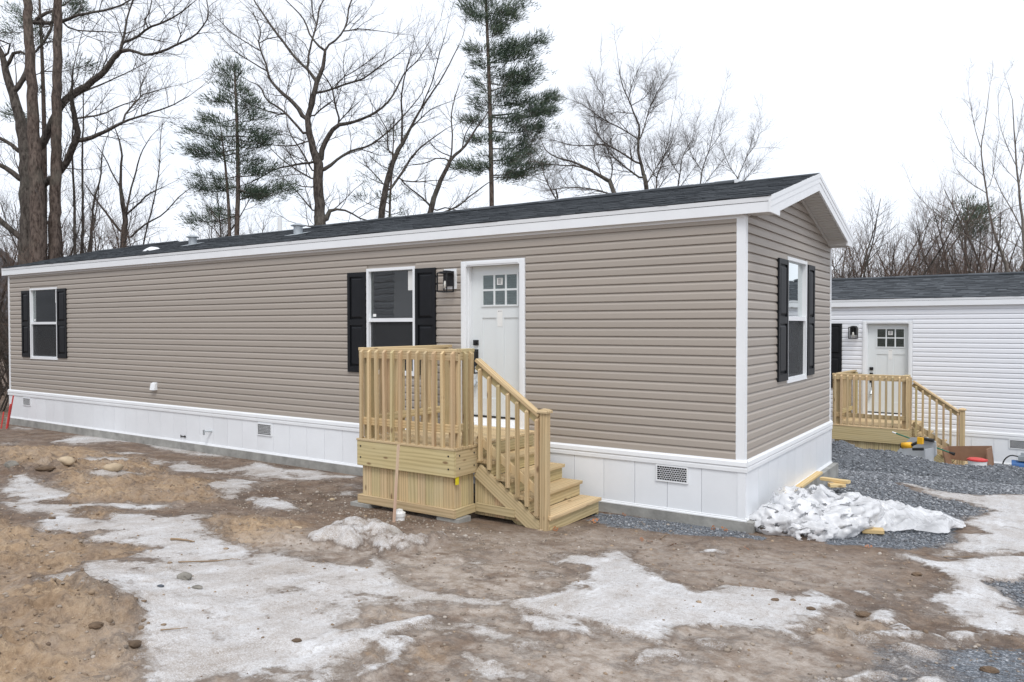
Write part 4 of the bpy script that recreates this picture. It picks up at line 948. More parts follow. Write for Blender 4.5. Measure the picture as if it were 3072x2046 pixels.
    nst = math_(t, 'ADD', math_(t, 'MULTIPLY', noise(t, objco(t, (1, 1, 1)), 1.6, 9, .70), .6), math_(t, 'MULTIPLY', noise(t, rotco(t, (5.5, .9, 1)), 1.0, 7, .68), .4))
    e2 = math_(t, 'ADD', ic, math_(t, 'MULTIPLY', math_(t, 'SUBTRACT', nst, .5), 2.8)); e2 = math_(t, 'MULTIPLY', e2, .714)
    icec = ramp(t, e2, [(.16, (.20, .155, .12)), (.36, (.33, .285, .245)), (.54, (.435, .405, .38)), (.72, (.535, .525, .52)), (.92, (.76, .765, .78))])
    fl = ramp(t, noise(t, co, 34, 5, .75), [(.50, (0, 0, 0)), (.70, (1, 1, 1))])
    icec = mixc(t, math_(t, 'MULTIPLY', fl, .75), icec, (.22, .175, .14))
    icec = mixc(t, math_(t, 'MULTIPLY', ramp(t, noise(t, co, 120, 2, .6), [(.45, (0, 0, 0)), (.60, (1, 1, 1))]), .40), icec, (.80, .81, .83))
    icec = mixc(t, ramp(t, noise(t, co, 9, 6, .72), [(.53, (0, 0, 0)), (.68, (.55, .55, .55))]), icec, (.26, .21, .17))
    wet = ramp(t, e, [(.14, (0, 0, 0)), (.30, (.55, .55, .55)), (.44, (0, 0, 0))])
    col = mixc(t, wet, col, (.075, .055, .043))
    col = mixc(t, math_(t, 'MULTIPLY', im, ramp(t, noise(t, co, 60, 3, .7), [(.2, (.72, .72, .72)), (.5, (.97, .97, .97))])), col, icec)
    L(t, col, b.inputs['Base Color'])
    rg = mixc(t, math_(t, 'MAXIMUM', im, math_(t, 'MULTIPLY', gl_, .8)), ramp(t, noise(t, co, 3.1, 5, .6), [(.38, (.50, .50, .50)), (.56, (.92, .92, .92))]), ramp(t, noise(t, co, 4.5, 5, .6), [(.36, (.20, .20, .20)), (.62, (.62, .62, .62))])); L(t, rg, b.inputs['Roughness'])
    b.inputs['Specular IOR Level'].default_value = .45
    h = math_(t, 'ADD', math_(t, 'MULTIPLY', n2, .6), math_(t, 'MULTIPLY', n3, .4))
    h = math_(t, 'ADD', h, math_(t, 'MULTIPLY', gm, math_(t, 'MULTIPLY', v2.outputs['Distance'], -.9)))
    st = mixc(t, im, (1, 1, 1), (.30, .30, .30))
    hb = math_(t, 'MULTIPLY', h, st)
    bump(t, b, hb, .9, .030)
    return m
GROUND = ground_mat()
ground = mesh_np('ground', np.stack([X, Y, Z], 1), Fq, GROUND, smooth=True); tag(ground, 'muddy ground with tan sand, gravel and patches of melting ice', 'ground', kind='structure')
for nm, arr in (('ice', ice), ('edge', edge), ('sand', sand), ('gravel', gravel), ('glaze', glaze)):
    a = ground.data.attributes.new(nm, 'FLOAT', 'POINT'); a.data.foreach_set('value', arr.astype(np.float32))

# ---- loose stones
ICO = None
def ico():
    t = (1+5**.5)/2; v = np.array([(-1,t,0),(1,t,0),(-1,-t,0),(1,-t,0),(0,-1,t),(0,1,t),(0,-1,-t),(0,1,-t),(t,0,-1),(t,0,1),(-t,0,-1),(-t,0,1)], float); v /= np.linalg.norm(v[0])
    f = np.array([(0,11,5),(0,5,1),(0,1,7),(0,7,10),(0,10,11),(1,5,9),(5,11,4),(11,10,2),(10,7,6),(7,1,8),(3,9,4),(3,4,2),(3,2,6),(3,6,8),(3,8,9),(4,9,5),(2,4,11),(6,2,10),(8,6,7),(9,8,1)])
    return v, f
IV, IF = ico()
def scatter(name, pos, size, mt, label, cat, flat=.62, seed=1):
    g = np.random.default_rng(seed); n = len(pos)
    v = IV[None]*(1+.35*(g.random((n, 12, 1))-.5)); s = size[:, None]*np.stack([g.uniform(.75, 1.25, n), g.uniform(.7, 1.1, n), g.uniform(flat*.7, flat*1.2, n)], 1)
    v = v*s[:, None, :]; a = g.uniform(0, 6.28, n); c, s_ = np.cos(a)[:, None], np.sin(a)[:, None]
    x = v[..., 0]*c-v[..., 1]*s_; y = v[..., 0]*s_+v[..., 1]*c; v = np.stack([x, y, v[..., 2]], 2)+pos[:, None, :]
    f = (IF[None]+12*np.arange(n)[:, None, None]).reshape(-1, 3)
    o = mesh_np(name, v.reshape(-1, 3), f, mt); tag(o, label, cat, kind='stuff'); return o
def stone_mat(name, stops):
    m, t, b = mat(name); ge = N(t, 'ShaderNodeNewGeometry'); c = ramp(t, ge.outputs['Random Per Island'], stops)
    c = mixc(t, math_(t, 'MULTIPLY', noise(t, objco(t), 60, 3, .6), .35), c, (.16, .13, .10)); L(t, c, b.inputs['Base Color']); b.inputs['Roughness'].default_value = .88; return m
STN = stone_mat('field_stone', [(0, (.16, .13, .105)), (.4, (.27, .22, .175)), (.75, (.36, .30, .245)), (1, (.50, .45, .40))])
GRV = stone_mat('blue_grey_gravel', [(0, (.075, .086, .10)), (.5, (.165, .183, .207)), (.85, (.28, .30, .33)), (1, (.50, .52, .55))])
CLOD = stone_mat('soil_clod', [(0, (.12, .080, .052)), (.6, (.27, .19, .122)), (1, (.42, .31, .21))])
def zs_at(x, y): return np.array([ground_z(a, b) for a, b in zip(x, y)])
g_ = np.random.default_rng(21)
x = g_.uniform(-1.8, 3.4, 60000); y = g_.uniform(-2.6, 8.5, 60000)
k = (ground_attr(gravel, x, y) > .55+.3*g_.random(60000)) & (ground_attr(ice, x, y) < .5) & ~((x < .16) & (y > -.07) & (y < 4.4)) & ~((x < -1.5) & (y > -1.45))
k &= g_.random(60000) < np.clip(1.15-np.abs(y)/14, .3, 1)
x, y = x[k][:15000], y[k][:15000]
scatter('gravel', np.stack([x, y, zs_at(x, y)+.004], 1), g_.uniform(.006, .015, len(x))+.002*np.clip(y, 0, 6), GRV, 'loose blue-grey crushed gravel beside the taupe home', 'gravel', seed=3)
x = g_.uniform(-9, 3.2, 26000); y = g_.uniform(-6.9, -.12, 26000)
k = (ground_attr(ice, x, y) < .45) & ~((x > -4.05) & (x < -1.52) & (y > -1.8)) & (g_.random(26000) < .18+.75*np.exp(-((x+3.2)/2.0)**2-((y+2.1)/.9)**2))
x, y = x[k], y[k]; print('stones', len(x))
scatter('pebbles', np.stack([x, y, zs_at(x, y)+.003], 1), g_.gamma(2.0, .0030, len(x))+.003, STN, 'small pale pebbles strewn over the brown dirt', 'pebbles', seed=4)
x = g_.uniform(-9.5, 3.0, 30000); y = g_.uniform(-6.9, -.3, 30000)
hp = ground_attr(heap, x, y); k = (ground_attr(ice, x, y) < .4) & ~((x > -4.05) & (x < -1.52) & (y > -1.8)) & (g_.random(30000) < .05+4.0*hp)
x, y = x[k][:7000], y[k][:7000]
scatter('clods', np.stack([x, y, zs_at(x, y)], 1), g_.gamma(1.5, .0040, len(x))+.0025, CLOD, 'crumbled clods of tan soil on the sand heap', 'soil', .8, seed=5)
x = g_.uniform(-7, 3.0, 9000); y = g_.uniform(-6.6, -1.9, 9000)
k = (ground_attr(ice, x, y) > .5) & (g_.random(9000) < .10); x, y = x[k], y[k]
scatter('ice_debris', np.stack([x, y, zs_at(x, y)+.002], 1), g_.gamma(1.4, .0035, len(x))+.002, CLOD, 'dark crumbs of soil lying on the ice', 'soil', .6, seed=6)

# ---- single stones
def rock(px, py, r, mt, label, sx=1.3, sz=.75, seed=0, cat='rock', nm='rock'):
    r = r*.56
    p = on_ground(px, py); g = np.random.default_rng(seed); import bmesh
    bm = bmesh.new(); bmesh.ops.create_icosphere(bm, subdivisions=3, radius=1)
    off = g.uniform(0, 50, 3)
    for v in bm.verts:
        c = v.co; n = float(fbm(np.array([c.x*1.3+off[0]+c.z]), np.array([c.y*1.3+off[1]-c.z]), seed, 3)[0])
        n2 = float(fbm(np.array([c.x*5+off[0]+c.z*3]), np.array([c.y*5+off[1]+c.z]), seed+5, 3)[0])
        k_ = .75+.5*n+(.12 if mt is TAN else .42)*n2; v.co = Vector((c.x*sx*k_*r, c.y*k_*r, c.z*sz*k_*r))
    me = bpy.data.meshes.new(nm); bm.to_mesh(me); bm.free(); me.materials.append(mt); me.polygons.foreach_set('use_smooth', [mt is TAN]*len(me.polygons))
    o = link(bpy.data.objects.new(nm, me)); o.location = (p[0], p[1], ground_z(p[0], p[1])+r*sz*.55); o.rotation_euler = (0, 0, YAW*-1+g.uniform(-.4, .4)); tag(o, label, cat); return o
TAN = plain('tan_boulder', (.42, .33, .225), .9, .22, 9, bmp=.6, bscale=40)
GREYR = plain('grey_stone', (.20, .185, .16), .9, .3, 12, bmp=.8, bscale=30)
CLM = plain('earth_clod', (.13, .088, .056), .95, .3, 12, bmp=1.0, bscale=45)
rock(*A_((670,358))[0], .155, TAN, 'smooth round tan boulder lying alone on dirt facing the long taupe wall', 1.35, .72, 1)
rock(*A_((385,345))[0], .15, TAN, 'tan boulder half buried in the stony dirt ridge', 1.4, .75, 2)
rock(*A_((265,365))[0], .11, CLM, 'flat brown rock at the edge of the stony dirt ridge', 1.8, .5, 3)
rock(*A_((70,350))[0], .13, GREYR, 'grey-brown rock at the far end of the stony dirt ridge', 1.2, .8, 4)
rock(*A_((1090,1010))[0], .062, GREYR, 'rough grey-green rock frozen into the ice sheet', 1.3, .75, 5)
rock(*A_((950,1080))[0], .026, plain('dark_slate', (.06, .07, .085), .6, .2, 12), 'small dark slate stone lying on the ice', 1.5, .6, 6, nm='stone', cat='stone')
rock(*A_((1165,1070))[0], .036, GREYR, 'flat speckled grey stone on ice beside small dark slate', 1.7, .5, 7, nm='stone', cat='stone')
rock(*A_((780,1420))[0], .050, CLM, 'shaggy dark brown clod at the foot of the sand heap', 1.4, .7, 8, nm='soil_clod', cat='clod')
rock(*A_((570,1350))[0], .038, CLM, 'dark brown clod on the slope of the sand heap', 1.5, .7, 9, nm='soil_clod', cat='clod')
rock(*A_((310,630))[0], .035, CLM, 'brown clod on ice between sand and boulders', 1.6, .6, 10, nm='soil_clod', cat='clod')
rock(*A_((1830,525))[0], .045, STN, 'round grey pebble on brown dirt near thick ice slab', 1.2, .8, 11, nm='stone', cat='stone')
rock(*A_((1755,660))[0], .06, TAN, 'flat pinkish stone on sandy dirt by the snow heap', 1.6, .4, 12, nm='stone', cat='stone')
rock(*A_((1755,1355))[0], .030, CLM, 'reddish brown clod alone on the smooth ice sheet', 1.5, .6, 13, nm='soil_clod', cat='clod')
for i, (q, r, lb) in enumerate((((855,618), .030, 'dark brown clod in the open middle of the clean ice sheet'), ((1070,678), .032, 'dark brown clod on clean ice sheet beside its ragged brown edge'), ((1710,460), .045, 'reddish brown clod on bare soil beside the right ice sheet'), ((2150,1035), .05, 'brown clod among gravel and soil at the foreground'), ((1385,700), .05, 'grey-brown lump at the tip of a thin ice patch'))):
    rock(*C_(q)[0], r, CLM, lb, 1.5, .6, 20+i, nm='soil_clod', cat='clod')
rock(*B_((1545,300))[0], .03, TAN, 'pale flat stone at the foot of the newel post', 1.8, .4, 31, nm='stone', cat='stone')
rock(*B_((205,110))[0], .05, TAN, 'pale tan stone left of the deck base', 1.2, .7, 32, nm='stone', cat='stone')
# ================================================================ trees
BARKL = bark_mat('pale_grey_bark', (.10, .085, .072), (.24, .21, .185)); TWIGL = plain('pale_twig_bark', (.17, .145, .125), .9, .2, 3, rand=.15)
class Tubes:
    def __init__(s): s.v = []; s.f = []; s.n = 0
    def add(s, P, R, k):
        P = np.asarray(P, float); n = len(P)
        T = np.gradient(P, axis=0); T /= np.linalg.norm(T, axis=1)[:, None]+1e-9
        ref = np.array([0, 0, 1.0]) if abs(T[0][2]) < .9 else np.array([1.0, 0, 0])
        A = np.cross(T, ref); A /= np.linalg.norm(A, axis=1)[:, None]+1e-9; B = np.cross(T, A)
        th = 2*np.pi*np.arange(k)/k
        V = P[:, None, :] + (A[:, None, :]*np.cos(th)[None, :, None] + B[:, None, :]*np.sin(th)[None, :, None])*np.asarray(R)[:, None, None]
        s.v.append(V.reshape(-1, 3))
        i = np.arange(n-1)[:, None]*k + np.arange(k)[None, :]; j = np.arange(n-1)[:, None]*k + (np.arange(k)[None, :]+1) % k
        s.f.append((np.stack([i, j, j+k, i+k], 2).reshape(-1, 4))+s.n); s.n += n*k
    def build(s, name, mt, parent, origin):
        if not s.v: return None
        return mesh_np(name, np.concatenate(s.v)-np.asarray(origin), np.concatenate(s.f), mt, parent, True)
def resample(P, R, step):
    P = np.asarray(P, float); R = np.asarray(R, float)
    d = np.r_[0, np.cumsum(np.linalg.norm(np.diff(P, axis=0), axis=1))]; n = max(3, int(d[-1]/step)+1)
    Pe = np.vstack([2*P[0]-P[1], P, 2*P[-1]-P[-2]]); q = np.linspace(0, d[-1], n); out = []
    for t in q:
        i = min(len(P)-2, max(0, np.searchsorted(d, t, 'right')-1)); u = (t-d[i])/max(1e-9, d[i+1]-d[i])
        p0, p1, p2, p3 = Pe[i], Pe[i+1], Pe[i+2], Pe[i+3]
        out.append(.5*((2*p1)+(-p0+p2)*u+(2*p0-5*p1+4*p2-p3)*u*u+(-p0+3*p1-3*p2+p3)*u**3))
    return np.array(out), np.interp(q, d, R)
def twigs(tb, P, R, g, level, maxl, dens, lscale, upb=.25, start=.15, rmin=.0062):
    """grow side branches from the polyline P with radii R"""
    seg = np.linalg.norm(np.diff(P, axis=0), axis=1); Lt = seg.sum(); cum = np.r_[0, np.cumsum(seg)]
    n = max(1, int(Lt*dens*2.6*(1.55**level)+.5)); n = min(n, 7 if level >= 1 else 60)
    side = g.uniform(0, 6.28)
    for t in np.sort(g.uniform(start, .98, n)):
        i = min(len(P)-2, int(np.searchsorted(cum, t*Lt)-1)); i = max(0, i)
        d = P[i+1]-P[i]; d /= np.linalg.norm(d)+1e-9; u = (t*Lt-cum[i])/max(1e-9, seg[i]); p = P[i]+(P[i+1]-P[i])*u
        r = R[i]*(1-u)+R[i+1]*u
        side += 2.4+g.normal(0, .5)
        a = np.cross(d, [0, 0, 1.0]); a = a/(np.linalg.norm(a)+1e-9) if np.linalg.norm(a) > .05 else np.array([1.0, 0, 0]); b = np.cross(a, d)
        ang = g.uniform(.55, 1.05); dr = d*math.cos(ang)+(a*math.cos(side)+b*math.sin(side))*math.sin(ang); dr[2] += upb*g.uniform(.2, 1.3); dr /= np.linalg.norm(dr)
        ln = lscale*(.45+.75*g.random())*(1.05-.55*t); rr = min(r*.66, max(rmin, ln*.0135)); m = 5 if level < 2 else 4
        pts = [p]; dd = dr.copy()
        for s in range(m-1):
            dd = dd+g.normal(0, .16, 3); dd[2] += upb*.16; dd /= np.linalg.norm(dd); pts.append(pts[-1]+dd*ln/(m-1))
        pts = np.array(pts); rad = np.linspace(rr, rr*.28, m)
        tb.add(pts, rad, 4 if rr > .02 else 3)
        if level+1 < maxl: twigs(tb, pts, rad, g, level+1, maxl, dens, lscale*.55, upb, .2, rmin*.8)
def traced_tree(name, label, depth, limbs, seed, bark, twm, trunk_n=1, dens=1.0, lscale=1.5, maxl=3, group=None, cat='tree', rmul=1.0, spread_=.30, upb=.25):
    """limbs: [(px polyline with width), ...]; the first trunk_n of them reach down to the ground"""
    g = np.random.default_rng(seed); nodes = []; trunk = Tubes(); tw = Tubes(); base = None
    sc_ = depth/F_PX
    paths = []
    for li, limb in enumerate(limbs):
        px = np.array([(a, b) for a, b, _ in limb], float); wd = np.array([c for _, _, c in limb], float)
        d0 = 0.0
        if nodes and li >= trunk_n:
            q = min(nodes, key=lambda n_: (n_[0]-px[0][0])**2+(n_[1]-px[0][1])**2); d0 = q[2]; gap = math.hypot(q[0]-px[0][0], q[1]-px[0][1])
            if 1.5 < gap < 70: px = np.vstack([[q[0], q[1]], px]); wd = np.r_[wd[0], wd]      # root the limb on its parent's axis
        ln = np.r_[0, np.cumsum(np.linalg.norm(np.diff(px, axis=0), axis=1))]
        end = g.uniform(-spread_, spread_)*ln[-1]*sc_*(0 if li < trunk_n else 1)*2.0
        dz = d0+end*(ln/max(1, ln[-1]))**1.3
        P = np.array([at_depth(a, b, depth+z) for (a, b), z in zip(px, dz)]); R = wd*.5*sc_*rmul*np.where(wd < 12, .85, 1.0)
        for (a, b), z, (a2, b2), z2 in zip(px[:-1], dz[:-1], px[1:], dz[1:]): nodes += [(a+(a2-a)*u/12, b+(b2-b)*u/12, z+(z2-z)*u/12) for u in range(13)]
        if li < trunk_n:
            zb = float(gz(P[0][0], P[0][1]))-.3; foot = P[0].copy(); foot[2] = zb; k_ = min(14.0, (P[0][2]-zb)/max(.3, P[1][2]-P[0][2]))*.85; foot[:2] += np.clip((P[0]-P[1])[:2]*k_, -4.5, 4.5)
            if P[0][2] > zb+.3: P = np.vstack([foot, P]); R = np.r_[R[0]*1.25, R]
            if base is None: base = np.array([P[0][0], P[0][1], zb+.3])
        step = max(.25, .35*sc_*60)
        P, R = resample(P, R, step); jit = g.normal(0, 1, P.shape)*np.minimum(R, .08)[:, None]*.16; jit[0] = 0; P = P+jit
        trunk.add(P, R, 9 if R.max() > .08 else 6); paths.append((li, P, R))
    for li, P, R in paths:
        twigs(tw, P, R, g, 0, maxl, dens*(.35 if li < trunk_n else 1.0), lscale, upb, .35 if li < trunk_n else .12)
        tip = P[-1]-P[-2]; tip /= np.linalg.norm(tip)+1e-9
        pts = [P[-1]]; 
        for s in range(4): tip = tip+g.normal(0, .15, 3); tip[2] += .05; tip /= np.linalg.norm(tip); pts.append(pts[-1]+tip*lscale*.28)
        tw.add(np.array(pts), np.linspace(R[-1]*.8, .003, 5), 4); twigs(tw, np.array(pts), np.linspace(R[-1], .004, 5), g, 1, maxl, dens*1.3, lscale*.6, upb)
    root = empty(name, tuple(base)); tag(root, label, cat, group)
    trunk.build('trunk', bark, root, base); tw.build('crown', twm, root, base)
    return root
def tufts(P, D, g, n, ln, wd):
    """needle sprays: n thin blades round each of the points P pointing along D"""
    m = len(P); d = D[:, None, :]+g.normal(0, .40, (m, n, 3)); d[..., 2] += .10; d /= np.linalg.norm(d, axis=2)[..., None]
    l = ln*g.uniform(.55, 1.2, (m, n, 1)); s = np.cross(d, g.normal(0, 1, (m, n, 3))); s /= np.linalg.norm(s, axis=2)[..., None]+1e-9
    o = P[:, None, :]+g.normal(0, ln*.35, (m, n, 3))
    a = o-s*wd*.5; b = o+s*wd*.5; c = o+d*l
    return np.stack([a, b, c], 2).reshape(-1, 3)
def pine(name, label, depth, trunks, branches, seed, nt_=46, blades=9, ln=.20, wd=.022, bark=None, extra=None, droop=-.06, dens=1.0):
    """trunks: px polylines with width; branches: (start px,py, tip px,py, leafy-from) - each a limb with feathery needle sprays"""
    g = np.random.default_rng(seed); sc_ = depth/F_PX; tb = Tubes(); br = Tubes(); base = None; PV = []
    for limb in trunks:
        P = np.array([at_depth(a, b, depth) for a, b, _ in limb]); R = np.array([c for _, _, c in limb])*.5*sc_
        zb = float(gz(P[0][0], P[0][1])); foot = P[0].copy(); foot[2] = zb-.3; P = np.vstack([foot, P]); R = np.r_[R[0]*1.15, R]
        if base is None: base = np.array([foot[0], foot[1], zb])
        P, R = resample(P, R, .5); tb.add(P, R, 9)
    for (sx, sy, tx, ty, lf) in branches:
        dz = g.uniform(-.55, .55)*math.hypot(tx-sx, ty-sy)*sc_
        a = at_depth(sx, sy, depth); b = at_depth(tx, ty, depth+dz); m_ = (a+b)/2; m_[2] += droop*np.linalg.norm(b-a)*g.uniform(.4, 2)
        P, R = resample([a, m_, b], [max(.012, .016*np.linalg.norm(b-a)), .012, .006], .22); br.add(P, R, 4)
        Lb = np.linalg.norm(b-a); n = max(12, int(nt_*Lb*dens*1.12))
        t = lf+(1-lf)*g.random(n)**.8; idx = t*(len(P)-1); i = np.clip(idx.astype(int), 0, len(P)-2); p = P[i]+(P[i+1]-P[i])*(idx-i)[:, None]
        dirv = (b-a)/Lb; sp = .14*Lb*(1.08-t)**.7+.07; t = np.minimum(t, .93)
        nc = max(4, n//5); own = g.integers(0, nc, n); t = t[:nc][own]; p = p[:nc][own]; sp = sp[:nc][own]     # sprays gather in clumps with sky between them
        oc = g.normal(0, 1, (nc, 3))*np.array([1, 1, .26]); oc[:, 2] += .22
        off = oc[own]*sp[:, None]+g.normal(0, ln*.85, (n, 3))*np.array([1, 1, .42])
        q = p+off; D = dirv[None]*.7+off/(np.linalg.norm(off, axis=1)[:, None]+1e-9)*.45; D[:, 2] += .42; D /= np.linalg.norm(D, axis=1)[:, None]
        PV.append(tufts(q, D, g, blades, ln, wd))
        for j in range(0, n, 3): br.add(np.array([p[j], (p[j]+q[j])/2+[0, 0, -.02], q[j]]), [.006, .005, .004], 3)
    root = empty(name, tuple(base)); tag(root, label, 'pine tree')
    tb.build('trunk', bark or BARKP, root, base); br.build('branches', TWIG, root, base)['kind'] = 'stuff'
    V = np.concatenate(PV)-base; mesh_np('needles', V, np.arange(len(V)).reshape(-1, 3), NEED, root)['kind'] = 'stuff'
    return root
c1 = lambda *p: [(a/1.96, b/1.96, w_/1.96) for a, b, w_ in p]
c2 = lambda *p: [(500+a/1.96, b/1.96, w_/1.96) for a, b, w_ in p]
c3 = lambda *p: [(1200+a/2.24, b/2.24, w_/2.24) for a, b, w_ in p]
c4 = lambda *p: [(2272+a/2.091, 250+b/2.091, w_/2.091) for a, b, w_ in p]
# big many-limbed tree behind the far end of the home
traced_tree('oak_tree', 'huge leafless oak with massive dark limbs beyond the far end of the taupe home', 22.5, [
 c1((180,1600,140),(180,1250,124),(172,1000,112),(160,880,100),(135,780,76),(105,650,62),(72,545,55),(38,430,46),(15,340,36),(-20,250,30),(-60,120,24)),
 c1((240,860,56),(290,765,50),(350,640,46),(420,560,44),(520,500,42),(600,430,38),(660,360,34),(710,300,30),(780,300,22),(860,322,20),(960,300,18),(1040,262,16),(1130,220,14),(1190,160,11),(1225,90,9),(1215,0,7)),
 c1((710,300,26),(722,245,20),(735,180,18),(745,120,15),(770,40,12),(795,-30,9)), c1((722,250,20),(800,220,18),(870,165,16),(960,130,14),(1040,90,11),(1130,20,8)),
 c1((870,165,12),(850,130,10),(875,80,9),(890,10,7)), c1((1040,262,11),(1065,215,9),(1045,150,7),(1060,90,5)),
 c1((180,1120,70),(250,1090,46),(310,1050,44),(380,970,44),(430,870,42),(458,780,40),(440,690,34),(420,600,26),(425,500,16),(430,400,10)),
 c1((455,825,34),(500,818,28),(560,800,26),(650,760,22),(730,715,18),(830,680,14),(930,650,11),(1010,620,9),(1110,565,6)),
 c1((720,715,16),(745,660,14),(800,600,12),(830,560,9),(900,540,8),(1000,510,5)), c1((825,570,9),(830,510,8),(850,460,6),(890,370,4)),
 c1((470,690,14),(540,688,14),(620,665,12),(700,625,10),(790,595,7)), c1((72,545,40),(110,510,36),(150,430,30),(165,330,22)),
 c1((40,400,24),(70,330,24),(110,298,22),(170,330,18),(230,280,16),(300,170,20),(310,70,16)), c1((40,330,18),(60,260,14),(0,235,12)),
 c1((360,620,18),(480,545,16),(610,490,12),(720,440,9),(860,370,6)),
 c1((110,890,30),(60,850,26),(0,812,24),(-60,780,20)), c1((115,1050,40),(60,1000,34),(0,970,30),(-70,950,22)), c1((110,1400,40),(60,1350,36),(0,1290,34),(-80,1240,28)),
 c1((200,130,26),(250,90,24),(320,60,20)), c1((360,130,24),(450,95,22),(560,70,18),(690,40,14),(800,-20,9)), c1((370,140,16),(440,175,12),(560,185,10),(690,190,6)),
], 101, BARK, TWIG, 1, 1.5, 1.5, 3, spread_=.22, rmul=.88)
traced_tree('pine_trunk_tree', 'tall straight reddish pine trunk with lichen rising through the huge oak', 21.6, [c1((225,1600,90),(222,1300,84),(212,1000,76),(200,800,66),(190,560,58),(178,330,54),(165,120,50),(158,-60,46))], 102, BARKP, TWIG, 1, .5, .9, 2, cat='pine tree')
traced_tree('pine_trunk_tree', 'slimmer straight pine trunk standing just beside the huge oak', 22.0, [c1((318,1600,66),(322,1250,62),(330,950,58),(334,650,54),(338,300,48),(342,-60,44))], 103, BARKP, TWIG, 1, .7, 1.0, 2, cat='pine tree')
def loose_needles(name, label, depth, spots, seed):
    g = np.random.default_rng(seed); br = Tubes(); PV = []; base = None
    return None
# needle clumps on those two pines
pine('pine_tree', 'sparse pine with few dark needle clumps among the limbs of the huge oak', 23.4, [[(a, b, c) for a, b, c in c1((262,1560,30),(262,900,26),(250,400,20),(230,-40,12))]],
     [(*c1((255,y0,1))[0][:2], *c1((tx, ty, 1))[0][:2], .55) for y0, tx, ty in ((120,60,50),(150,10,190),(160,480,50),(60,440,10),(420,500,385),(560,230,520),(720,40,660),(200,250,250),(330,240,200),(90,80,160),(760,150,700))], 104, 30, 9, .2, .02, dens=.8)
# saplings and slim trees between the oak and the pine
traced_tree('young_tree', 'leafless young tree with forked slender trunk left of the dark pine', 24, [
 c1((725,1460,34),(732,1300,30),(722,1180,26),(708,1110,22),(712,1000,16),(715,900,13),(700,820,9),(670,740,6)), c1((735,1290,20),(760,1150,14),(790,1040,12),(815,950,10),(840,880,7),(890,800,5)),
 c1((735,1270,14),(800,1210,12),(870,1145,9),(960,1100,5)), c1((712,1370,18),(670,1310,15),(600,1220,12),(540,1140,9),(500,1080,5)), c1((760,1400,14),(850,1320,12),(960,1260,9),(1050,1160,7),(1130,1100,4)), c1((705,1100,12),(660,1020,9),(620,930,7),(570,860,4))], 105, BARK, TWIG, 1, 1.5, .95, 3)
for i, (lb, pts) in enumerate((('slim bare sapling close beside the second pine trunk', ((440,1500,22),(438,1200,18),(425,950,14),(430,700,10),(425,480,6))), ('slim yellowish bare sapling midway between oak and forked young tree', ((485,1490,20),(487,1200,17),(483,900,14),(490,700,10),(488,500,6))), ('leaning bare sapling with crooked top', ((535,1480,22),(550,1200,16),(590,1050,12),(600,900,7),(640,780,4))), ('whip-thin bare sapling leaning right of the forked young tree', ((840,1450,12),(900,1200,10),(935,1000,8),(945,800,6),(960,700,3))))):
    traced_tree('sapling', lb, 22.8+i*.5, [c1(*pts)], 110+i, BARK, TWIG, 1, 5.5, .8, 2, upb=.5)
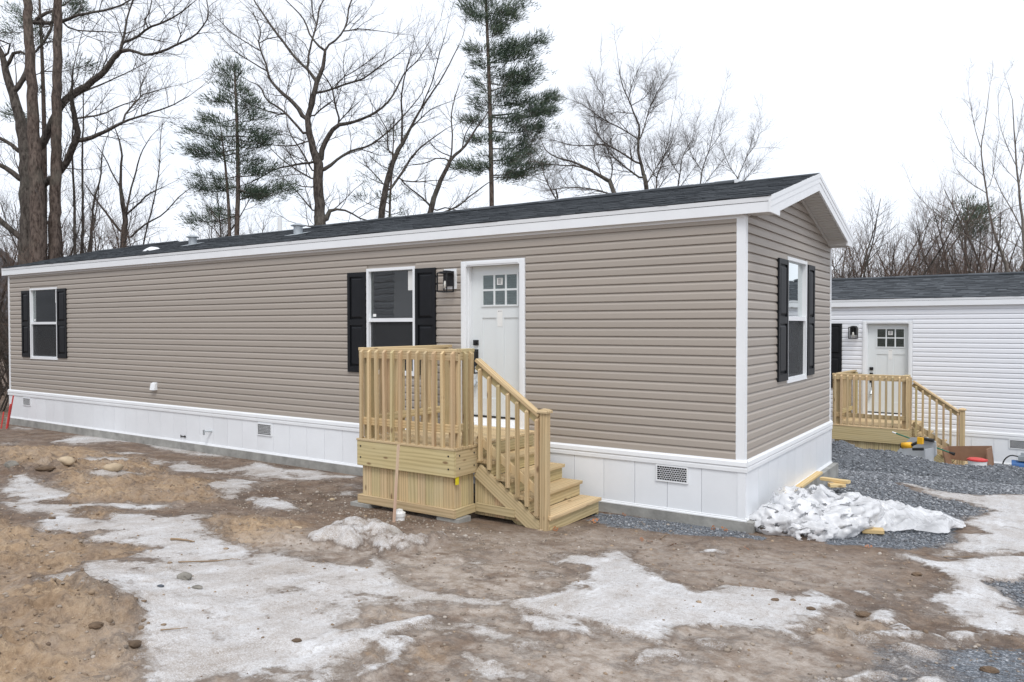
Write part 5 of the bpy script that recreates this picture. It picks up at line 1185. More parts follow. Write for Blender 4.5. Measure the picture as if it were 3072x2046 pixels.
# the central oak
traced_tree('oak_tree', 'spreading leafless oak with thick grey trunk behind the middle of the roof', 25, [
 c2((905,1400,74),(900,1250,66),(892,1100,62),(887,960,60),(862,880,44),(838,770,40),(826,700,36),(850,630,34),(873,545,32),(882,480,30),(912,405,25),(930,300,22),(885,262,15),(843,205,13),(810,120,11),(760,60,9),(680,-20,6)),
 c2((905,950,40),(912,880,34),(950,800,30),(1000,740,26),(1110,712,20),(1230,660,17),(1310,590,14),(1352,520,12),(1400,430,10),(1480,350,7),(1540,250,5)),
 c2((930,300,18),(950,268,15),(1020,210,14),(1058,130,13),(1072,40,12),(1100,-30,9)), c2((1040,188,10),(1120,170,9),(1190,175,7),(1310,190,4)),
 c2((882,480,24),(830,410,21),(750,330,19),(660,212,17),(600,130,15),(545,50,12),(490,-40,9)), c2((828,400,18),(835,320,16),(865,200,15),(885,130,13),(900,40,11),(940,-20,8)),
 c2((890,150,10),(860,90,9),(850,-20,7)), c2((880,545,18),(940,535,15),(1010,510,14),(1080,487,13),(1160,460,12),(1240,400,9),(1330,340,7),(1400,290,4)), c2((990,520,9),(1030,460,8),(1110,415,7),(1200,350,6),(1270,290,4)),
 c2((815,700,30),(770,635,26),(700,565,24),(640,510,20),(602,450,17),(590,390,15),(560,320,13),(540,240,11),(555,190,9),(520,100,7),(470,40,5)), c2((588,420,12),(510,370,10),(420,315,8),(340,240,5)), c2((545,300,11),(470,250,9),(380,190,8),(310,120,6),(250,70,4)), c2((545,250,8),(600,225,7),(660,215,5)),
 c2((808,785,20),(740,710,18),(670,640,16),(590,590,12),(550,510,10),(490,480,6)), c2((690,680,11),(600,655,9),(500,618,6)), c2((816,835,12),(760,855,10),(690,858,9),(600,850,6)), c2((815,830,8),(730,800,7),(660,770,4)),
 c2((860,955,18),(780,965,15),(700,980,13),(630,1000,11),(540,1050,9),(450,1090,5)), c2((862,1010,12),(800,900,11),(740,810,10),(710,740,7)), c2((862,1055,12),(770,1000,10),(680,940,8),(610,870,5)), c2((868,1100,9),(800,1098,8),(750,1080,5)), c2((862,1240,12),(820,1190,10),(750,1110,8),(690,1050,5)),
 c2((1005,740,16),(1015,700,14),(990,620,13),(980,540,11),(945,470,9),(915,430,7)), c2((1010,720,10),(1070,655,8),(1130,600,5)), c2((925,1000,26),(1000,940,20),(1080,890,17),(1180,862,14),(1270,800,12),(1340,740,10),(1420,650,8),(1500,550,6),(1530,460,4)),
 c2((930,1300,40),(955,1240,26),(1010,1230,16),(1080,1250,13),(1150,1290,11),(1230,1300,8)), c2((855,690,12),(920,630,9),(980,590,6)), c2((830,650,9),(850,520,8),(830,420,6)), c2((705,560,8),(720,480,7),(740,380,5)),
 c2((880,1330,14),(820,1330,10),(780,1318,6))], 120, BARK, TWIG, 1, 1.7, 1.4, 3, spread_=.25, rmul=.95)
# slim trees right of it
traced_tree('bare_tree', 'leafless tree leaning right with long forked stems between oak and tall pine', 27, [
 c2((1250,1340,40),(1290,1100,35),(1330,950,30),(1380,860,25),(1430,760,19),(1490,650,15),(1550,560,12),(1640,420,9),(1720,260,6)), c2((1310,1120,18),(1400,990,17),(1460,900,13),(1540,830,10),(1640,760,6)), c2((1380,860,16),(1385,700,13),(1380,580,11),(1400,450,8),(1440,300,5)), c2((1300,880,12),(1300,780,10),(1260,700,7),(1200,600,4)), c2((1430,760,12),(1490,700,10),(1560,640,7),(1660,600,4)), c2((1380,1060,10),(1480,1070,9),(1570,1060,6)), c2((1490,650,10),(1560,480,8),(1600,330,6),(1640,200,4)), c2((1290,1100,9),(1200,1000,7),(1130,950,4))], 121, BARK, TWIG, 1, 1.3, 1.3, 3)
traced_tree('bare_tree', 'leafless twin-stemmed tree leaning into the tall pine', 28, [
 c3((190,1470,38),(230,1320,34),(290,1180,30),(350,1060,26),(430,990,20),(500,880,15),(560,800,11),(620,700,7)), c3((300,1170,18),(340,1060,14),(352,940,12),(345,780,10),(368,660,8),(400,560,5)), c3((215,1400,18),(150,1330,14),(60,1260,10),(0,1200,7)), c3((330,1080,12),(260,1060,10),(160,1100,8),(60,1110,5)), c3((220,1450,16),(380,1390,15),(480,1310,12),(590,1230,8)), c3((340,1050,9),(250,1010,8),(200,950,5)), c3((420,1000,10),(440,900,8),(500,800,5)), c3((230,1420,12),(300,1395,11),(400,1420,8))], 122, BARK, TWIG, 1, 1.4, 1.2, 3)
traced_tree('bare_tree', 'leafless crooked tree on the skyline above the near part of the roof', 30, [
 c3((1665,1340,36),(1640,1180,30),(1608,1060,26),(1600,950,24),(1610,860,18),(1575,770,15),(1540,680,12),(1490,560,9),(1470,440,6)), c3((1605,1100,20),(1540,1060,20),(1460,1010,18),(1380,965,16),(1330,900,10),(1310,820,7)), c3((1380,968,12),(1240,980,10),(1140,972,8),(1030,940,5)), c3((1590,930,14),(1500,870,12),(1400,820,12),(1330,780,10),(1240,710,7),(1150,670,4)), c3((1400,820,9),(1360,760,8),(1375,660,7),(1320,580,5),(1335,500,3)), c3((1605,950,14),(1640,860,12),(1680,720,10),(1740,600,8),(1800,500,5)), c3((1575,700,9),(1590,690,8),(1660,640,6),(1700,560,4)), c3((1540,670,8),(1560,560,6),(1600,470,4)), c3((1620,1200,20),(1500,1110,16),(1420,1040,12),(1370,960,8)), c3((1650,1250,12),(1720,1130,10),(1780,1040,8),(1850,900,5)), c3((1560,770,8),(1470,750,7),(1400,770,4))], 123, BARK, TWIG, 1, 3.6, 1.4, 3, rmul=.85)
traced_tree('bare_tree', 'low leafless tree with long limbs sweeping left above the roof ridge', 29, [
 c3((1455,1340,36),(1410,1230,32),(1340,1180,28),(1260,1130,24),(1150,1085,18),(1060,1060,14),(980,1010,9),(940,920,5)), c3((1300,1160,16),(1200,1120,13),(1080,1110,11),(980,1100,7)), c3((1430,1310,16),(1330,1280,14),(1200,1260,12),(1080,1265,9),(1000,1280,6)), c3((1360,1190,10),(1320,1100,9),(1300,1000,7),(1330,900,5)), c3((1060,1350,16),(1010,1270,13),(970,1180,10),(950,1080,7),(900,1000,4)), c3((1160,1120,8),(1150,1150,7),(1130,1170,4)), c3((1410,1230,12),(1430,1120,10),(1400,1020,7),(1420,930,4))], 124, BARK, TWIG, 1, 3.2, 1.3, 3, rmul=.85)
for i, (lb, pts, extra) in enumerate((
  ('leafless multi-stemmed tree beside the crooked skyline tree', ((1720,1330,16),(1725,1200,14),(1760,1100,11),(1800,950,8),(1830,760,5)), None),
  ('thin bare tree on the skyline left of the gable peak', ((2010,1330,16),(2030,1150,12),(2080,1000,9),(2110,850,6),(2150,700,4)), None),
  ('bushy bare tree low behind the roof near the gable', ((1860,1330,18),(1880,1180,13),(1900,1050,10),(1960,950,6)), None),
  ('pale thin bare tree closest to the gable peak', ((2260,1330,13),(2270,1200,10),(2330,1050,7),(2380,900,4)), None))):
    traced_tree('bare_tree', lb, 33+i, [c3(*pts), c3((pts[1][0], pts[1][1], 9), (pts[1][0]-70, pts[1][1]-110, 7), (pts[1][0]-110, pts[1][1]-230, 4)), c3((pts[2][0], pts[2][1], 8), (pts[2][0]+60, pts[2][1]-80, 6), (pts[2][0]+90, pts[2][1]-190, 3)), c3((pts[0][0], pts[0][1]-40, 10), (pts[0][0]+70, pts[0][1]-140, 7), (pts[0][0]+140, pts[0][1]-230, 4))], 130+i, BARK, TWIG, 1, 3.2, 1.5, 3, upb=.35, rmul=.7)
# pines
q2 = lambda a, b: (500+a/1.96, b/1.96)
q3 = lambda a, b: (1200+a/2.24, b/2.24)
BR = []
for y0, tx, ty in ((470,450,400),(480,330,400),(450,385,350),(560,290,470),(560,500,520),(600,240,590),(620,490,620),(700,200,690),(720,560,690),(700,520,600),(800,120,760),(800,690,770),(820,610,830),(880,130,880),(860,580,860),(900,180,920),(930,480,900),(960,560,960),(1040,200,1040),(1040,640,990),(1100,160,1105),(1100,260,1090),(1110,730,1110),(1120,600,1140),(1150,520,1150),(1020,480,1000),(1270,130,1290),(1260,260,1240),(640,330,560),(740,320,740),(760,470,760),(860,300,840),(840,380,800),(520,420,480),(680,440,660),(960,320,930),(1180,680,1080)):
    BR.append((*q2(408, y0), *q2(tx, ty), .25))
pine('pine_tree', 'dark medium pine with rounded top and layered sparse boughs left of the central oak', 24.5, [c2((412,1440,28),(420,1100,25),(412,700,18),(402,480,11),(400,360,5)), c2((372,1440,20),(352,1050,15),(330,850,9),(310,700,4))], BR, 140, 44, 9, .19, .020)
BR = []
for y0, tx, ty, lf in ((90,830,20,.2),(200,770,110,.25),(150,700,60,.1),(120,440,40,.2),(180,480,90,.2),(20,640,-30,.1),(60,520,-10,.1),(430,935,270,.35),(420,870,370,.35),(330,790,300,.2),(350,455,335,.4),(420,515,440,.4),(620,920,460,.45),(560,880,540,.35),(500,730,510,.2),(640,800,610,.2),(560,525,555,.3),(700,505,690,.3),(780,1025,650,.5),(790,1015,745,.5),(700,790,690,.2),(880,965,850,.5),(860,790,780,.3),(860,450,800,.5),(950,470,940,.3),(1000,905,940,.4),(1080,895,1010,.4),(1180,945,1105,.45),(1190,850,1170,.4),(1120,375,1110,.4),(1130,500,1130,.3),(1050,560,1040,.2),(1100,780,1090,.2),(240,660,220,.1),(460,640,440,.1),(600,560,620,.2),(940,700,930,.1),(260,690,180,.2),(760,560,740,.3),(380,680,360,.2)):
    BR.append((*q3(578+y0*.028, y0), *q3(tx, ty), lf))
pine('pine_tree', 'tall white pine with one-sided layered boughs towering over the roof', 32, [c3((617,1460,32),(612,1100,31),(604,700,28),(590,300,22),(578,0,18),(570,-200,10))], BR, 141, 60, 9, .24, .025)
BR = [(*q2(1310+(1300-y0)*.05, y0), *q2(tx, ty), .2) for y0, tx, ty in ((1250,1100,1150),(1260,1380,1240),(1200,1180,1080),(1180,1400,1120),(1100,1120,1000),(1050,1390,980),(1000,1180,900),(950,1380,890),(900,1200,800),(850,1360,780),(780,1300,690),(1280,1330,1290),(820,1330,700),(1150,1260,1160))]
pine('pine_tree', 'small thin dark conifer behind the right-leaning bare tree', 29, [c2((1310,1340,14),(1325,1000,11),(1335,780,6),(1335,690,3))], BR, 142, 20, 7, .20, .020, dens=.7)
BR = [(2272+(1300+(1100-y0)*.06)/2.091, 250+y0/2.091, 2272+tx/2.091, 250+ty/2.091, .1) for y0, tx, ty in ((900,1200,830),(880,1450,860),(820,1290,760),(830,1430,780),(930,1450,920),(960,1380,950),(780,1310,740),(900,1350,880),(860,1400,820),(960,1290,900))]
pine('pine_tree', 'small dark evergreen showing above the white home roof', 36, [c4((1310,1230,16),(1305,1000,14),(1318,800,8),(1310,730,4))], BR, 143, 34, 8, .30, .035)
traced_tree('bare_tree', 'pale leafless tree with upright forks behind the white home roof', 27, [
 c4((1585,1240,34),(1545,1100,28),(1500,980,24),(1465,850,20),(1440,700,17),(1420,560,14),(1405,410,12),(1430,240,8),(1455,40,5)), c4((1405,415,9),(1370,300,7),(1340,150,5),(1325,60,3)), c4((1420,580,8),(1340,500,7),(1260,420,5),(1220,340,3)), c4((1440,690,8),(1330,620,7),(1250,540,4)), c4((1450,660,7),(1480,560,6),(1500,400,4)), c4((1545,1100,14),(1420,1010,11),(1300,950,9),(1180,860,7),(1060,760,5),(990,680,3)), c4((1470,860,8),(1560,790,7),(1660,760,5))], 150, BARKL, TWIGL, 1, 1.9, .95, 3, upb=.5, rmul=.72)
traced_tree('bare_tree', 'leafless tree with many upright stems at the far right behind the white home', 26, [
 c4((1690,1240,40),(1675,1000,30),(1650,750,24),(1625,500,18),(1610,280,12),(1600,100,7)), c4((1640,640,12),(1670,480,10),(1690,300,7)), c4((1670,940,14),(1600,800,12),(1530,680,9),(1480,560,6)), c4((1625,520,9),(1570,400,7),(1520,250,5),(1510,80,3)), c4((1615,400,8),(1650,250,6),(1665,150,4)), c4((1640,620,7),(1560,540,5),(1490,440,3)), c4((1680,1050,10),(1600,1000,9),(1480,930,6))], 151, BARKL, TWIGL, 1, 1.9, .95, 3, upb=.5, rmul=.66)
# thicket: a few kinds of small bare tree, copied
def small_tree(seed, h, spread_, twm, stems=3):
    g = np.random.default_rng(seed); tr = Tubes(); tw = Tubes()
    for s in range(stems):
        a = g.uniform(0, 6.28); d = np.array([math.cos(a)*spread_, math.sin(a)*spread_, 1.0]); p = np.array([g.normal(0, .12), g.normal(0, .12), -.2]); pts = [p]; hh = h*g.uniform(.65, 1.0)
        for i in range(7): d = d+g.normal(0, .10, 3); d[2] = max(d[2], .6); d /= np.linalg.norm(d); pts.append(pts[-1]+d*hh/7)
        P, R = resample(pts, np.linspace(.010*hh+.01, .008, 8), .4); tr.add(P, R, 5); twigs(tw, P, R, g, 0, 3, 1.5, hh*.27, .4, .15, .009)
    return tr, tw
def proto(seed, h, sp, twm, stems, name):
    tr, tw = small_tree(seed, h, sp, twm, stems)
    r = empty(name); tr.build('trunk', BARK, r, (0, 0, 0)); tw.build('crown', twm, r, (0, 0, 0)); return r
def copy_tree(o):
    c = o.copy(); COL.objects.link(c)
    for ch in o.children:
        d = ch.copy(); COL.objects.link(d); d.parent = c
    return c
kinds = [proto(200, 7.2, .32, TWIGR, 4, 'thicket_tree'), proto(201, 6.4, .38, TWIG, 4, 'thicket_tree'), proto(202, 8.0, .25, TWIGR, 3, 'thicket_tree'), proto(203, 5.6, .42, TWIG, 5, 'thicket_tree')]
used = set(); g = np.random.default_rng(77)
def put(kind, p, s, rz, label, group):
    o = kinds[kind] if kind not in used else copy_tree(kinds[kind]); used.add(kind)
    o.location = (p[0], p[1], float(gz(p[0], p[1]))); o.scale = (s, s, s); o.rotation_euler = (0, 0, rz); tag(o, label, 'tree', group); return o
for i in range(48):
    px = 2440+(3120-2440)*((i % 16)+g.random())/16; d = 25+ (i//16)*5+g.uniform(0, 5)
    p = at_depth(px, 1000, d); hz = 1.06+.14*math.sin(px*.011)+.16*g.random()
    put(i % 4, p, hz*(d/30)**.9, g.uniform(0, 6.28), 'leafless russet tree in the dense thicket behind the white home', 'thicket behind the white home')
for i in range(22):
    px = -180+900*((i+g.random())/22); d = 24.5+g.uniform(0, 7); p = at_depth(px, 1000, d)
    put((i+1) % 4, p, g.uniform(.95, 1.4), g.uniform(0, 6.28), 'leafless understorey tree behind the far half of the taupe home', 'understorey behind the far half of the home')
for i in range(10):
    px = 1180+1200*((i+g.random())/10); d = 30+g.uniform(0, 8); p = at_depth(px, 1000, d)
    put(i % 4, p, g.uniform(1.0, 1.35), g.uniform(0, 6.28), 'leafless understorey tree rising behind the near half of the roof', 'understorey behind the near half of the roof')
for i in range(12):
    p = np.array([-18.0-g.uniform(0, 3.5), g.uniform(1.0, 7.0)]); put(i % 4, p, g.uniform(.55, .9), g.uniform(0, 6.28), 'leafless brush at the far end wall of the taupe home', 'brush at the far end wall')
# wooded hill beyond
ang = np.linspace(-2.9, .75, 150); rad = np.linspace(70, 520, 34); AA, RR = np.meshgrid(ang, rad)     # wooded hill beyond the homes, extended unseen behind the lane to darken window reflections
HX = -8+RR*np.sin(AA); HY = RR*np.cos(AA)
ridge = np.clip((RR-75)/150, 0, 1); lowr = np.clip((AA+1.22)/.10, 0, 1); HZ = -1.6+ridge*(30*(1-lowr)+2*lowr)*(.55+.9*fbm(AA*3+9, RR*.004, 12, 4))+ridge*2.6*fbm(HX*.16, HY*.16, 19, 3)
HILL = plain('wooded_hillside', (.05, .048, .052), .95, .35, .05)
ii = (np.arange(33)[:, None]*150+np.arange(149)[None]).ravel()
hill = mesh_np('hill', np.stack([HX.ravel(), HY.ravel(), HZ.ravel()], 1), np.stack([ii, ii+1, ii+151, ii+150], 1), HILL, smooth=True); tag(hill, 'grey wooded hillside beyond the trees, extended unseen to darken window reflections', 'hill', kind='structure')
# ================================================================ the homes and their decks
NB = (3.16, 10.44, -.747); NRZ = -.0505
home('mobile_home', 'long taupe-sided mobile home with white skirting, black shutters and dark shingle roof', TAUPE, (0, 0, 0), 0.0, near_shingles=-4.6)
home('mobile_home', 'white-sided mobile home with dark shingle roof standing behind the gravel heap', WSID, NB, NRZ, near_shingles=None, vents=False)
deck('entry_deck', 'new treated-wood entry deck with stair beside the taupe home', (0, 0, 0), 0.0, 3, flag=True)
deck('entry_deck', 'treated-wood entry deck with stair in front of the white home', NB, NRZ, 8)
# a grey-sided home across the lane, behind the viewer: it shows mirrored in the street windows
def lane_home():
    r = empty('lane_house', (-19.5, -15.5, .75), math.radians(20)); tag(r, 'white-sided house across the lane, mirrored in the street windows', 'house')
    wl = MB().box(-8, 8, -4, 4, 0, 3.6).build('wall', WSID, r)
    for k in range(16):
        z = .4+2*CH*k
        v = [(a, 4+o*2, z+q*2) for a in (-8, 8) for o, q in PROF]; n = len(PROF)
        f = [tuple(range(n)), tuple(range(2*n-1, n-1, -1))]+[(i, (i+1) % n, n+(i+1) % n, n+i) for i in range(n)]
        mesh_obj('siding_board', v, [tuple(reversed(q)) for q in f], WSID, wl)
    MB().prism([(-4.4, 3.6), (0, 5.4), (4.4, 3.6)], 'x', -8.3, 8.3).build('roof', SHING, r)
    for x in (-5, 0, 5): boxo('window', x-.6, x+.6, 4.045, 4.07, 1.3, 2.7, WHITE, r); boxo('pane', x-.52, x+.52, 4.0705, 4.076, 1.38, 2.62, SEAL, r)
lane_home()

# ================================================================ things on the ground
def G(px, py, dz=0.0):
    p = on_ground(px, py); return Vector((p[0], p[1], ground_z(p[0], p[1])+dz))
# survey lath and pipe cap by the deck
a = G(1181, 1567); lumber('survey_stake', (a.x, a.y, a.z-.05), (a.x-.075, a.y+.16, .925), .038, .012, (0, -1, 0), LATH, None); tag(bpy.context.scene.objects['survey_stake'], 'thin pinkish wooden lath leaning against the deck front', 'stake')
p = G(1198, 1560); pc = empty('pipe_cap', tuple(p)); tag(pc, 'white plastic cleanout pipe with threaded cap in front of the deck', 'pipe cap')
MB().tube((0, 0, -.08), (0, 0, .045), .058, .058, 24).build('pipe', PVC, pc); MB().tube((0, 0, .0455), (0, 0, .082), .066, .066, 24).tube((0, 0, .0822), (0, 0, .094), .052, .048, 24).build('cap', PVC, pc); boxo('wrench_lug', -.026, .026, -.026, .026, .0942, .118, PVC, pc)
# red safety fence roll at the far corner
p = on_ground(20, 1285); rs = empty('red_stake', (p[0], p[1], ground_z(p[0], p[1]))); tag(rs, 'red marker stakes standing at the far corner of the taupe home', 'stake')
for i, (dx, tilt) in enumerate(((0, .22), (.07, .12), (-.06, .05))): lumber('lath', (dx, -.05*i, -.1), (dx+tilt, -.05*i+.05, .72-.18*i), .04, .015, (0, -1, 0), REDPL, rs)
# plastic film bundled at the corner of the home
def sheet(name, label, cx, cy, lx, ly, rot, hfun, seed, res=90, cat='plastic sheet', edge=.16):
    u = np.linspace(-1, 1, res); U, V = np.meshgrid(u, u)
    rr = np.maximum(np.abs(U), np.abs(V)); x = U*lx*(1+.16*(fbm(U*2+5, V*2, seed, 3)-.5)*2); y = V*ly*(1+.22*(fbm(U*2, V*2+9, seed+3, 3)-.5)*2)
    # round the corners and fray the rim
    k = np.sqrt(np.clip(1-.42*U*U*V*V*1.6, .3, 1)); x *= k; y *= k
    c, s = math.cos(rot), math.sin(rot); X_ = cx+x*c-y*s; Y_ = cy+x*s+y*c
    gzv = np.array([ground_z(a, b) for a, b in zip(X_.ravel(), Y_.ravel())]).reshape(X_.shape)
    fal = np.clip((1.03-np.sqrt(np.clip(U*U, 0, 1)**2+np.clip(V*V, 0, 1)**2)**.5)/.35, 0, 1); fal = fal*fal*(3-2*fal)
    wu = U+.35*fbm(U*2, V*2, seed+31, 3); gg = np.random.default_rng(seed); cre = 0
    for q_ in range(9):
        th = gg.uniform(0, 3.14); fq = (1.6, 2.3, 3.1, 4.2, 5.5, 7, 9, 12, 15)[q_]; ph = gg.uniform(0, 9); wv_ = (U*math.cos(th)*lx+V*math.sin(th)*ly)*fq*1.3+ph+1.1*fbm(U*1.7+q_, V*1.7, seed+q_, 3); cre = cre+np.abs((wv_ % 1)*2-1)*.16/fq**.85*(.35+1.2*vnoise(U*2.5+q_*3, V*2.5, seed+40+q_))
    h = hfun(U, V)*fal*.72 + cre*.42*(.25+.75*fal) + .010
    Zs = gzv+h; n = res; ii = (np.arange(n-1)[:, None]*n+np.arange(n-1)[None]).ravel()
    o = mesh_np(name, np.stack([(X_-cx).ravel(), (Y_-cy).ravel(), (Zs-gzv.min()).ravel()], 1), np.stack([ii, ii+1, ii+n+1, ii+n], 1), PLAST, smooth=False)
    o.location = (cx, cy, gzv.min()); tag(o, label, cat); return o
bump2 = lambda U, V, cu, cv, su, sv, h: h*np.exp(-((U-cu)/su)**2-((V-cv)/sv)**2)
def wad(parent, x, y, z, sx, sy, sz, rz, seed, nm='film_wad'):
    import bmesh
    bm = bmesh.new(); bmesh.ops.create_icosphere(bm, subdivisions=5, radius=1); C = np.array([v.co for v in bm.verts]); g = np.random.default_rng(seed); h = np.zeros(len(C))
    for q_ in range(10):
        d = g.normal(0, 1, 3); d /= np.linalg.norm(d); fq = (.7, .9, 1.1, 1.4, 1.8, 2.3, 2.9, 3.6, 4.6, 6)[q_]
        wv_ = C@d*fq+g.uniform(0, 5)+.9*fbm(C[:, 0]*1.6+C[:, 2]+q_, C[:, 1]*1.6-C[:, 2]*.7, seed+q_, 3); h += np.abs((wv_ % 1)*2-1)*.34/fq**1.05
    C = C*(.62+.42*h)[:, None]*np.array([sx, sy, sz])
    for v, c in zip(bm.verts, C): v.co = c
    # let a few facets fall open
    fc = np.array([f.calc_center_median() for f in bm.faces]); kv = fbm(fc[:, 0]*3/sx, fc[:, 1]*3/sy+fc[:, 2]*4/sz, seed+3, 3) > .63; kill = [f for f, k_ in zip(bm.faces, kv) if k_]
    bmesh.ops.delete(bm, geom=kill, context='FACES_ONLY')
    me = bpy.data.meshes.new(nm); bm.to_mesh(me); bm.free(); me.materials.append(PLAST); me.polygons.foreach_set('use_smooth', [True]*len(me.polygons)); o = link(bpy.data.objects.new(nm, me), parent); o.location = (x, y, z); o.rotation_euler = (g.uniform(-.3, .3), g.uniform(-.3, .3), rz); return o
fb = empty('plastic_film', (.46, .42, ground_z(.46, .42))); tag(fb, 'crumpled bundle of clear plastic film piled against the corner of the skirting', 'plastic film')
for i, (x, y, z, sx, sy, sz, rz) in enumerate(((-.16, -.22, .09, .24, .20, .17, .3), (.06, -.05, .13, .26, .22, .20, 1.1), (-.10, .22, .17, .22, .30, .22, .2), (.22, -.25, .06, .22, .16, .12, .6), (.36, .02, .10, .30, .20, .15, .5), (.12, .45, .16, .26, .34, .22, .4), (.42, .30, .12, .34, .26, .18, .7), (-.22, .02, .06, .16, .20, .14, 0))): wad(fb, x, y, z, sx, sy, sz, rz, 60+i)
sheet('plastic_film', 'long sheet of milky plastic film trailing over the gravel away from the corner', 1.26, 1.30, .72, .50, .62, lambda U, V: bump2(U, V, -.75, .1, .35, .6, .30)+bump2(U, V, -.1, .15, .5, .45, .20)+bump2(U, V, .6, -.1, .3, .5, .06), 9, 190)
def offcut(px, py, L_, w_, t_, ang, label, dz=.0, m_=None):
    p = G(px, py, dz); c, s = math.cos(ang)*L_/2, math.sin(ang)*L_/2
    o = lumber('wood_offcut', (p.x-c, p.y-s, p.z+t_/2), (p.x+c, p.y+s, p.z+t_/2+.008), w_, t_, (0, 0, 1), m_ or OFFC, None); return tag(o, label, 'wood block')
offcut(2503, 1592, .23, .085, .045, .40, 'rounded pale wood offcut at the front edge of the film bundle', .01)
offcut(2618, 1602, .21, .135, .040, .25, 'square-cut pale wood block lying on gravel before the plastic film', .01)
offcut(2505, 1478, .38, .09, .04, -.25, 'longer wood offcut propped on the film by the gravel', .14); offcut(2510, 1482, .20, .12, .045, .5, 'short wood block beneath the longer propped offcut', .09)
o = lumber('form_board', (.085, 1.5, .126), (.080, 3.2, .126), .085, .035, (0, 0, 1), OFFC, None); tag(o, 'long wooden board lying on the slab ledge along the end wall', 'board')
# leaves
def leaf_mesh():
    out = [(0, -.5), (.10, -.35), (.20, -.30), (.14, -.18), (.30, -.08), (.18, .05), (.30, .20), (.14, .26), (.14, .40), (0, .5), (-.14, .40), (-.14, .26), (-.30, .20), (-.18, .05), (-.30, -.08), (-.14, -.18), (-.20, -.30), (-.10, -.35)]
    v = [(x, y, .30*x*x*4*.5+.10*y*y+.02) for x, y in out]+[(0, 0, .0), (0, -.25, .01), (0, .25, .01)]
    n = len(out); f = []
    for i in range(n):
        y = (out[i][1]+out[(i+1) % n][1])/2; c = n+1 if y < -.14 else (n+2 if y > .14 else n); f.append((i, (i+1) % n, c))
    f += [(0, n+1, n)] if False else []
    me = bpy.data.meshes.new('leaf'); me.from_pydata(v, [], f); me.materials.append(LEAFM); me.update(); return me
LM = leaf_mesh(); R = random.Random(31)
def leaf(px, py, s, label, dz=.012):
    o = link(bpy.data.objects.new('oak_leaf', LM)); o.location = G(px, py, dz); o.scale = (s, s, s); o.rotation_euler = (R.uniform(-.5, .5), R.uniform(-.5, .5), R.uniform(0, 6.28)); return tag(o, label, 'leaf')
leaf(1781, 1567, .14, 'large flat orange-brown leaf on the gravel right of the bottom step')
leaf(1667, 1590, .12, 'curled russet leaf at the foot of the bottom step'); leaf(1816, 1546, .10, 'curled brown leaf close to the slab edge beyond the bottom step', .03); leaf(1872, 1547, .09, 'small brown leaf farther along the slab edge')
leaf(1555, 1573, .07, 'small reddish leaf under the stair stringer')
for i, (a, b, s) in enumerate(((2140, 1588, .10), (2175, 1592, .11), (1950, 1630, .09), (1925, 1625, .08), (2605, 1645, .08), (2085, 1610, .07), (2020, 1640, .08), (2240, 1650, .07))): tag(leaf(a, b, s, 'dry brown leaf lying on dark soil before the skirted corner'), group='leaves on the soil before the corner')
for i, (q, s, dz) in enumerate((((350, 1570), .16, .12), ((355, 1540), .15, .10), ((480, 1400), .14, .16), ((860, 1420), .14, .06), ((850, 1340), .12, .12), ((1080, 1405), .12, .05))):
    px, py = D_((q[0], q[1] if q[1] < 1500 else q[1]-150))[0]; tag(leaf(px, py, s, 'russet leaf caught in the crumpled plastic film', dz), group='leaves caught in the plastic film')
def stick(pts, r, label):
    P = [G(a, b, .012) for a, b in pts]; t = Tubes(); Pp, Rr = resample([tuple(q) for q in P], np.linspace(r, r*.4, len(P)), .06); t.add(Pp, Rr, 5); o = t.build('twig', STICKM, None, P[0]); o.location = P[0]; return tag(o, label, 'twig')
stick(A_((1055,905),(1180,890),(1290,885),(1360,875),(1420,880)), .007, 'long thin dead twig lying on the smooth ice')
stick(A_((1010,760),(1070,762),(1150,770)), .014, 'short thick broken stick on ice before the sandy patch')
stick(A_((950,1340),(1020,1330),(1110,1315)), .005, 'fine twig beside a pink stone on the ice')
stick(C_((165,250),(195,215),(225,210)), .006, 'pale bent straw standing in soil before the skirt vent')
stick(C_((1870,345),(1960,350),(2060,360)), .006, 'thin twig at the tip of the right-hand ice sheet')
# gravel heap before the white home
u = np.linspace(-1, 1, 150); v = np.linspace(-1, 1, 80); U, V = np.meshgrid(u, v); hx, hy = 1.15, 6.9
XX = hx+U*3.0; YY = hy+V*1.5+.25*U; gzz = np.array([ground_z(a, b) for a, b in zip(XX.ravel(), YY.ravel())]).reshape(XX.shape)
prof = np.clip(1-np.abs(V)**1.7, 0, 1)*np.clip((1-np.abs(U)**5), 0, 1)*(1.06-.28*np.clip(U, -1, 1)); HH = .36*prof*(1-.42*np.exp(-((XX-1.35)/1.0)**2))*(.25+1.15*fbm(XX*1.25, YY*1.25, 44, 4))+.035*(fbm(XX*9, YY*9, 45, 3)-.5)*(prof > .02)-.02
ii = (np.arange(79)[:, None]*150+np.arange(149)[None]).ravel()
def heap_mat():
    m, t, b = mat('gravel_heap'); co = objco(t); v2 = N(t, 'ShaderNodeTexVoronoi', feature='F1'); v2.inputs['Scale'].default_value = 45; L(t, co, v2.inputs['Vector'])
    s = N(t, 'ShaderNodeSeparateColor'); L(t, v2.outputs['Color'], s.inputs[0]); c = ramp(t, s.outputs[0], [(0, (.085, .095, .108)), (.6, (.165, .180, .200)), (1, (.33, .345, .365))])
    c = mixc(t, ramp(t, noise(t, co, 1.6, 5, .6), [(.45, (0, 0, 0)), (.72, (.5, .5, .5))]), c, (.27, .285, .305)); L(t, c, b.inputs['Base Color']); b.inputs['Roughness'].default_value = .9
    bump(t, b, math_(t, 'ADD', noise(t, co, 30, 5, .7), math_(t, 'MULTIPLY', v2.outputs['Distance'], -.8)), 1.0, .05); return m
